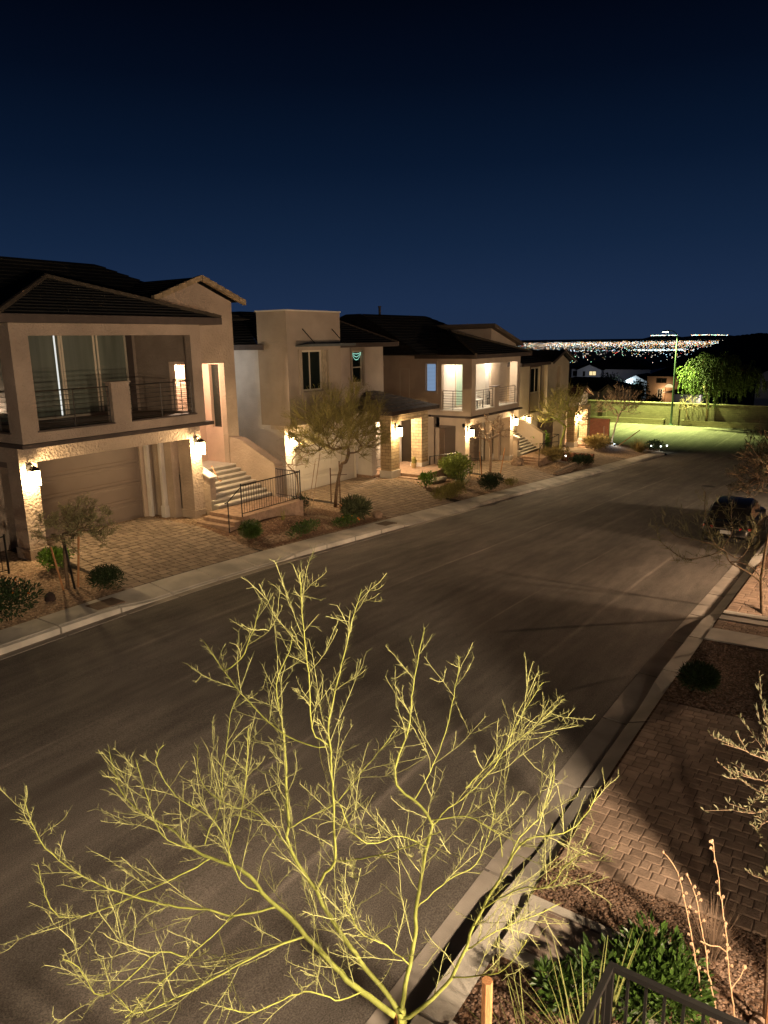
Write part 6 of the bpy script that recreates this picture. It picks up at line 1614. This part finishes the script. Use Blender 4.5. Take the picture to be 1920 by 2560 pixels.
for (x0, x1, y0, y1, n) in ((7.2, 9.9, 14.5, 17.6, 2600), (14.6, 20.5, 14.5, 17.0, 3600), (25.9, 33.5, 14.5, 17.2, 2200)):
    for _ in range(n):
        x, y = rn.uniform(x0, x1), rn.uniform(y0, y1)
        stone(x, y, G(x, y) - .012, .034 * rn.uniform(.55, 1.2))
tag(m.build('loose_gravel', mat('gravel_stones_tan', (.33, .21, .13), .9, island=.5)), kind='stuff')

# near railing at the lower right
t = thing('metal_railing', 'dark metal railing corner at the bottom right, seen from above', 'railing', (3.85, .99, .45))
m = MB()
def sqbar(mb, a, b_, w, up=Vector((0, 0, 1))):
    a, b_ = Vector(a), Vector(b_); d = (b_ - a).normalized(); s = d.cross(up); s = s.normalized() if s.length > 1e-3 else Vector((1, 0, 0)); u = s.cross(d)
    mb.hexa([a + (s*i + u*j) * w for i, j in ((-1,-1),(1,-1),(1,1),(-1,1))], [b_ + (s*i + u*j) * w for i, j in ((-1,-1),(1,-1),(1,1),(-1,1))])
sqbar(m, (3.85, 1.005, 2.2), (3.87, -1.0, 2.2), .019); sqbar(m, (3.83, .99, 2.2), (1.9, 1.03, 2.2), .019); m.build('top_rail', RAIL_N, t)
m = MB(); sqbar(m, (3.85, .99, .4), (3.85, .99, 2.18), .021, Vector((0, 1, 0))); m.build('post', RAIL_N, t)
m = MB()
for k in range(1, 18): sqbar(m, (3.85, .99 - .108 * k, .62), (3.85, .99 - .108 * k, 2.18), .0085, Vector((0, 1, 0)))
for k in range(1, 17): sqbar(m, (3.85 - .108 * k, .99 + .002 * k, .62), (3.85 - .108 * k, .99 + .002 * k, 2.18), .0085, Vector((0, 1, 0)))
sqbar(m, (3.85, .97, .62), (3.87, -1.0, .62), .012); sqbar(m, (3.83, .99, .62), (1.9, 1.03, .62), .012); m.build('baluster', RAIL_N, t)
tag(rock_ := (lambda: (lambda mb: mb.build('kerb_stone', mat('stone_pinkish', (.42, .28, .20), .9, .25, 6, .5, 20), loc=(5.9, .28, .45)))(blob(MB(), (5.62, .24, .47), .22, .09, .06, 10, 6, .1, random.Random(3))))(), 'pinkish flat boulder at the bottom right corner', 'boulder')

# ================================================================ parked car
def car(label, x, y, z):
    """dark sport utility vehicle, tail towards the camera; x = rear bumper, y = middle"""
    t = thing('parked_car', label, 'car', (x + 2.0, y, z))
    PAINT = mat('car_paint', (.006, .006, .006), .32, spec=.35)
    CG = mat('car_glass', (.004, .005, .006), .06, spec=.6)
    # lofted body: sections along x -> (x, half width, z low, z belt, z crown)
    sec = [(0.00, .60, .36, .50, .62), (0.06, .70, .27, .62, .76), (0.16, .745, .24, .80, .86), (0.55, .765, .22, .84, .88), (1.5, .775, .21, .83, .88), (2.6, .775, .21, .81, .87), (2.95, .765, .21, .79, .86), (3.5, .74, .22, .74, .82), (3.85, .68, .25, .62, .72), (3.98, .58, .32, .50, .58)]
    rows = []
    for sx, w, zl, zm, zt in sec:
        rows.append([(sx, -w*.86, zl), (sx, -w, zl + .10), (sx, -w*1.0, (zl+zm)/2), (sx, -w*.97, zm), (sx, -w*.84, zt), (sx, 0, zt + .02), (sx, w*.84, zt), (sx, w*.97, zm), (sx, w*1.0, (zl+zm)/2), (sx, w, zl + .10), (sx, w*.86, zl)])
    def loft(rows, m, name, cap=True, smooth=True):
        mb = MB(); n = len(rows[0]); vs = [(x + a, y + b_, z + c) for r in rows for a, b_, c in r]
        fs = [(i*n + k, i*n + (k+1) % n, (i+1)*n + (k+1) % n, (i+1)*n + k) for i in range(len(rows) - 1) for k in range(n)]
        if cap: fs += [tuple(range(n))[::-1], tuple(range((len(rows)-1)*n, len(rows)*n))]
        mb.add(vs, fs); return mb.build(name, m, t, smooth=smooth)
    bo = loft(rows, PAINT, 'body')
    cab = [(0.13, .66, .84, .66, .87), (0.34, .655, .84, .60, 1.18), (0.52, .655, .84, .56, 1.38), (0.75, .66, .84, .565, 1.44), (1.6, .665, .84, .575, 1.46), (2.1, .66, .84, .56, 1.42), (2.45, .65, .84, .57, 1.22), (2.95, .63, .84, .60, .87)]
    loft([[(a, -w0, zl), (a, -w1, zt - .05), (a, -w1*.86, zt), (a, w1*.86, zt), (a, w1, zt - .05), (a, w0, zl)] for a, w0, zl, w1, zt in cab], PAINT, 'cabin')
    def plate(pts, m, name, par=None):
        mb = MB(); mb.prism([(x + a, y + b_, z + c) for a, b_, c in pts], (-.012, 0, .004)); return mb.build(name, m, par or t)
    plate([(.155, -.56, .90), (.155, .56, .90), (.50, .47, 1.34), (.50, -.47, 1.34)], CG, 'rear_window')
    for s in (-1, 1):
        for a0, a1, b0, b1 in ((.45, 1.28, .66, 1.25), (1.34, 2.12, 1.32, 2.05)):
            mb = MB(); mb.prism([(x + a0, y + s*.668, z + .92), (x + a1, y + s*.672, z + .92), (x + b1, y + s*.600, z + 1.34), (x + b0, y + s*.594, z + 1.34)], (0, s * .012, 0)); mb.build('side_window', CG, t)
        mb = MB(); mb.hexa([(x + .02, y + s*.40, z + .68), (x + .10, y + s*.715, z + .68), (x + .22, y + s*.745, z + .68), (x + .12, y + s*.40, z + .68)], [(x + .035, y + s*.40, z + .755), (x + .115, y + s*.70, z + .77), (x + .23, y + s*.738, z + .77), (x + .13, y + s*.40, z + .755)])
        mb.build('tail_light', mat('tail_red', (.35, .012, .012), .15, spec=.8), t)
        mb = MB(); mb.hexa([(x + 2.25, y + s*.69, z + .90), (x + 2.36, y + s*.69, z + .90), (x + 2.36, y + s*.86, z + .92), (x + 2.25, y + s*.86, z + .92)], [(x + 2.27, y + s*.69, z + 1.0), (x + 2.36, y + s*.69, z + 1.0), (x + 2.36, y + s*.85, z + 1.02), (x + 2.27, y + s*.85, z + 1.02)]); mb.build('mirror', PAINT, t)
        mb = MB(); mb.box(x + .005, x + .03, y + s*.42 - .05, y + s*.42 + .05, z + .40, z + .43); mb.build('reflector', MATS['tail_red'], t)
        for wx in (.78, 3.15):
            wy = y + s * .70
            mb = MB(); mb.tube([(x + wx, wy - .10, z + .30), (x + wx, wy - .07, z + .30), (x + wx, wy + .07, z + .30), (x + wx, wy + .10, z + .30)], [.26, .30, .30, .26], 20)
            w = mb.build('wheel', mat('tyre', (.012, .012, .012), .9), t)
            mb = MB(); mb.tube([(x + wx, wy + s * .06, z + .30), (x + wx, wy + s * .105, z + .30)], [.19, .16], 16); mb.build('rim', mat('rim_alloy', (.35, .35, .36), .3, metal=.9), w)
    t.scale = (1, 1, .94)
    mb = MB(); mb.box(x - .008, x + .03, y - .40, y + .40, z + .695, z + .725); mb.build('chrome_strip', mat('chrome', (.7, .68, .62), .12, metal=1.0), t)
    mb = MB(); mb.box(x - .022, x + .02, y - .16, y + .16, z + .53, z + .645); mb.build('licence_plate', mat('plate', (.42, .42, .40), .5), t)
    mb = MB(); mb.hexa([(x - .03, y - .62, z + .27), (x + .2, y - .66, z + .27), (x + .2, y + .66, z + .27), (x - .03, y + .62, z + .27)], [(x - .04, y - .62, z + .40), (x + .2, y - .66, z + .40), (x + .2, y + .66, z + .40), (x - .04, y + .62, z + .40)]); mb.build('bumper', mat('bumper_black', (.02, .02, .02), .5), t)
    mb = MB(); mb.hexa([(x + .36, y - .5, z + 1.37), (x + .62, y - .5, z + 1.43), (x + .62, y + .5, z + 1.43), (x + .36, y + .5, z + 1.37)], [(x + .36, y - .5, z + 1.41), (x + .62, y - .5, z + 1.465), (x + .62, y + .5, z + 1.465), (x + .36, y + .5, z + 1.41)]); mb.build('spoiler', PAINT, t)
car('dark sport utility car parked at the right kerb, its tail towards the camera', 25.0, 3.78, S(26) - .02)

# ================================================================ houses of the near side (out of the picture; their wall lamps light the street)
h = thing('house', 'taupe house of the near side with lantern lit garage recesses', 'house', (5, -3.3, .5))
m = MB(); m.wall('x', -3.3, -3.0, -14, 46, -3.5, 5.2, [(-2.2, 2.6, -1, 2.7), (7.2, 11.0, -1, 2.6), (18.0, 22.2, -1.6, 2.1)]); m.build('wall', STUCCO_N, h)
for xa, xb, ye in ((5.2, 5.6, -.73), (16.95, 17.35, -1.0), (22.95, 23.35, -1.0), (33.25, 33.6, -1.0)):  # first and last wings are added, unseen, to cut off lamp light
    m = MB(); m.box(xa, xb, -2.999, ye, -2.5, 5.2); m.build('wing_wall', STUCCO_N, h)
garage_door(h, 'x', -3.2, -2.2, 2.6, .45, 2.7, GDOOR, 4, 4); garage_door(h, 'x', -3.2, 7.2, 11.0, .4, 2.6, GDOOR, 4, 4); garage_door(h, 'x', -3.2, 18.0, 22.2, -.2, 2.1, GDOOR, 4, 4)
lantern(h, 3.15, -3.0, 4.2, P_NEAR * 1.6, (1.0, .78, .54), out=(0, 1), rad=.15)
lantern(h, -2.0, -3.0, 3.2, P_NEAR * 0.85, (1.0, .80, .58), out=(0, 1), rad=.2)
lantern(h, 17.75, -3.0, 2.1, P_NEAR * .9, (1.0, .70, .45), out=(0, 1), rad=.08)
lantern(h, 34.0, -3.0, 1.9, P_NEAR * 1.1, (1.0, .76, .5), out=(0, 1))  # lamp added to fill the farther house fronts with light
lantern(h, 22.6, -3.0, 2.0, P_NEAR * .9, (1.0, .70, .45), out=(0, 1), rad=.08)
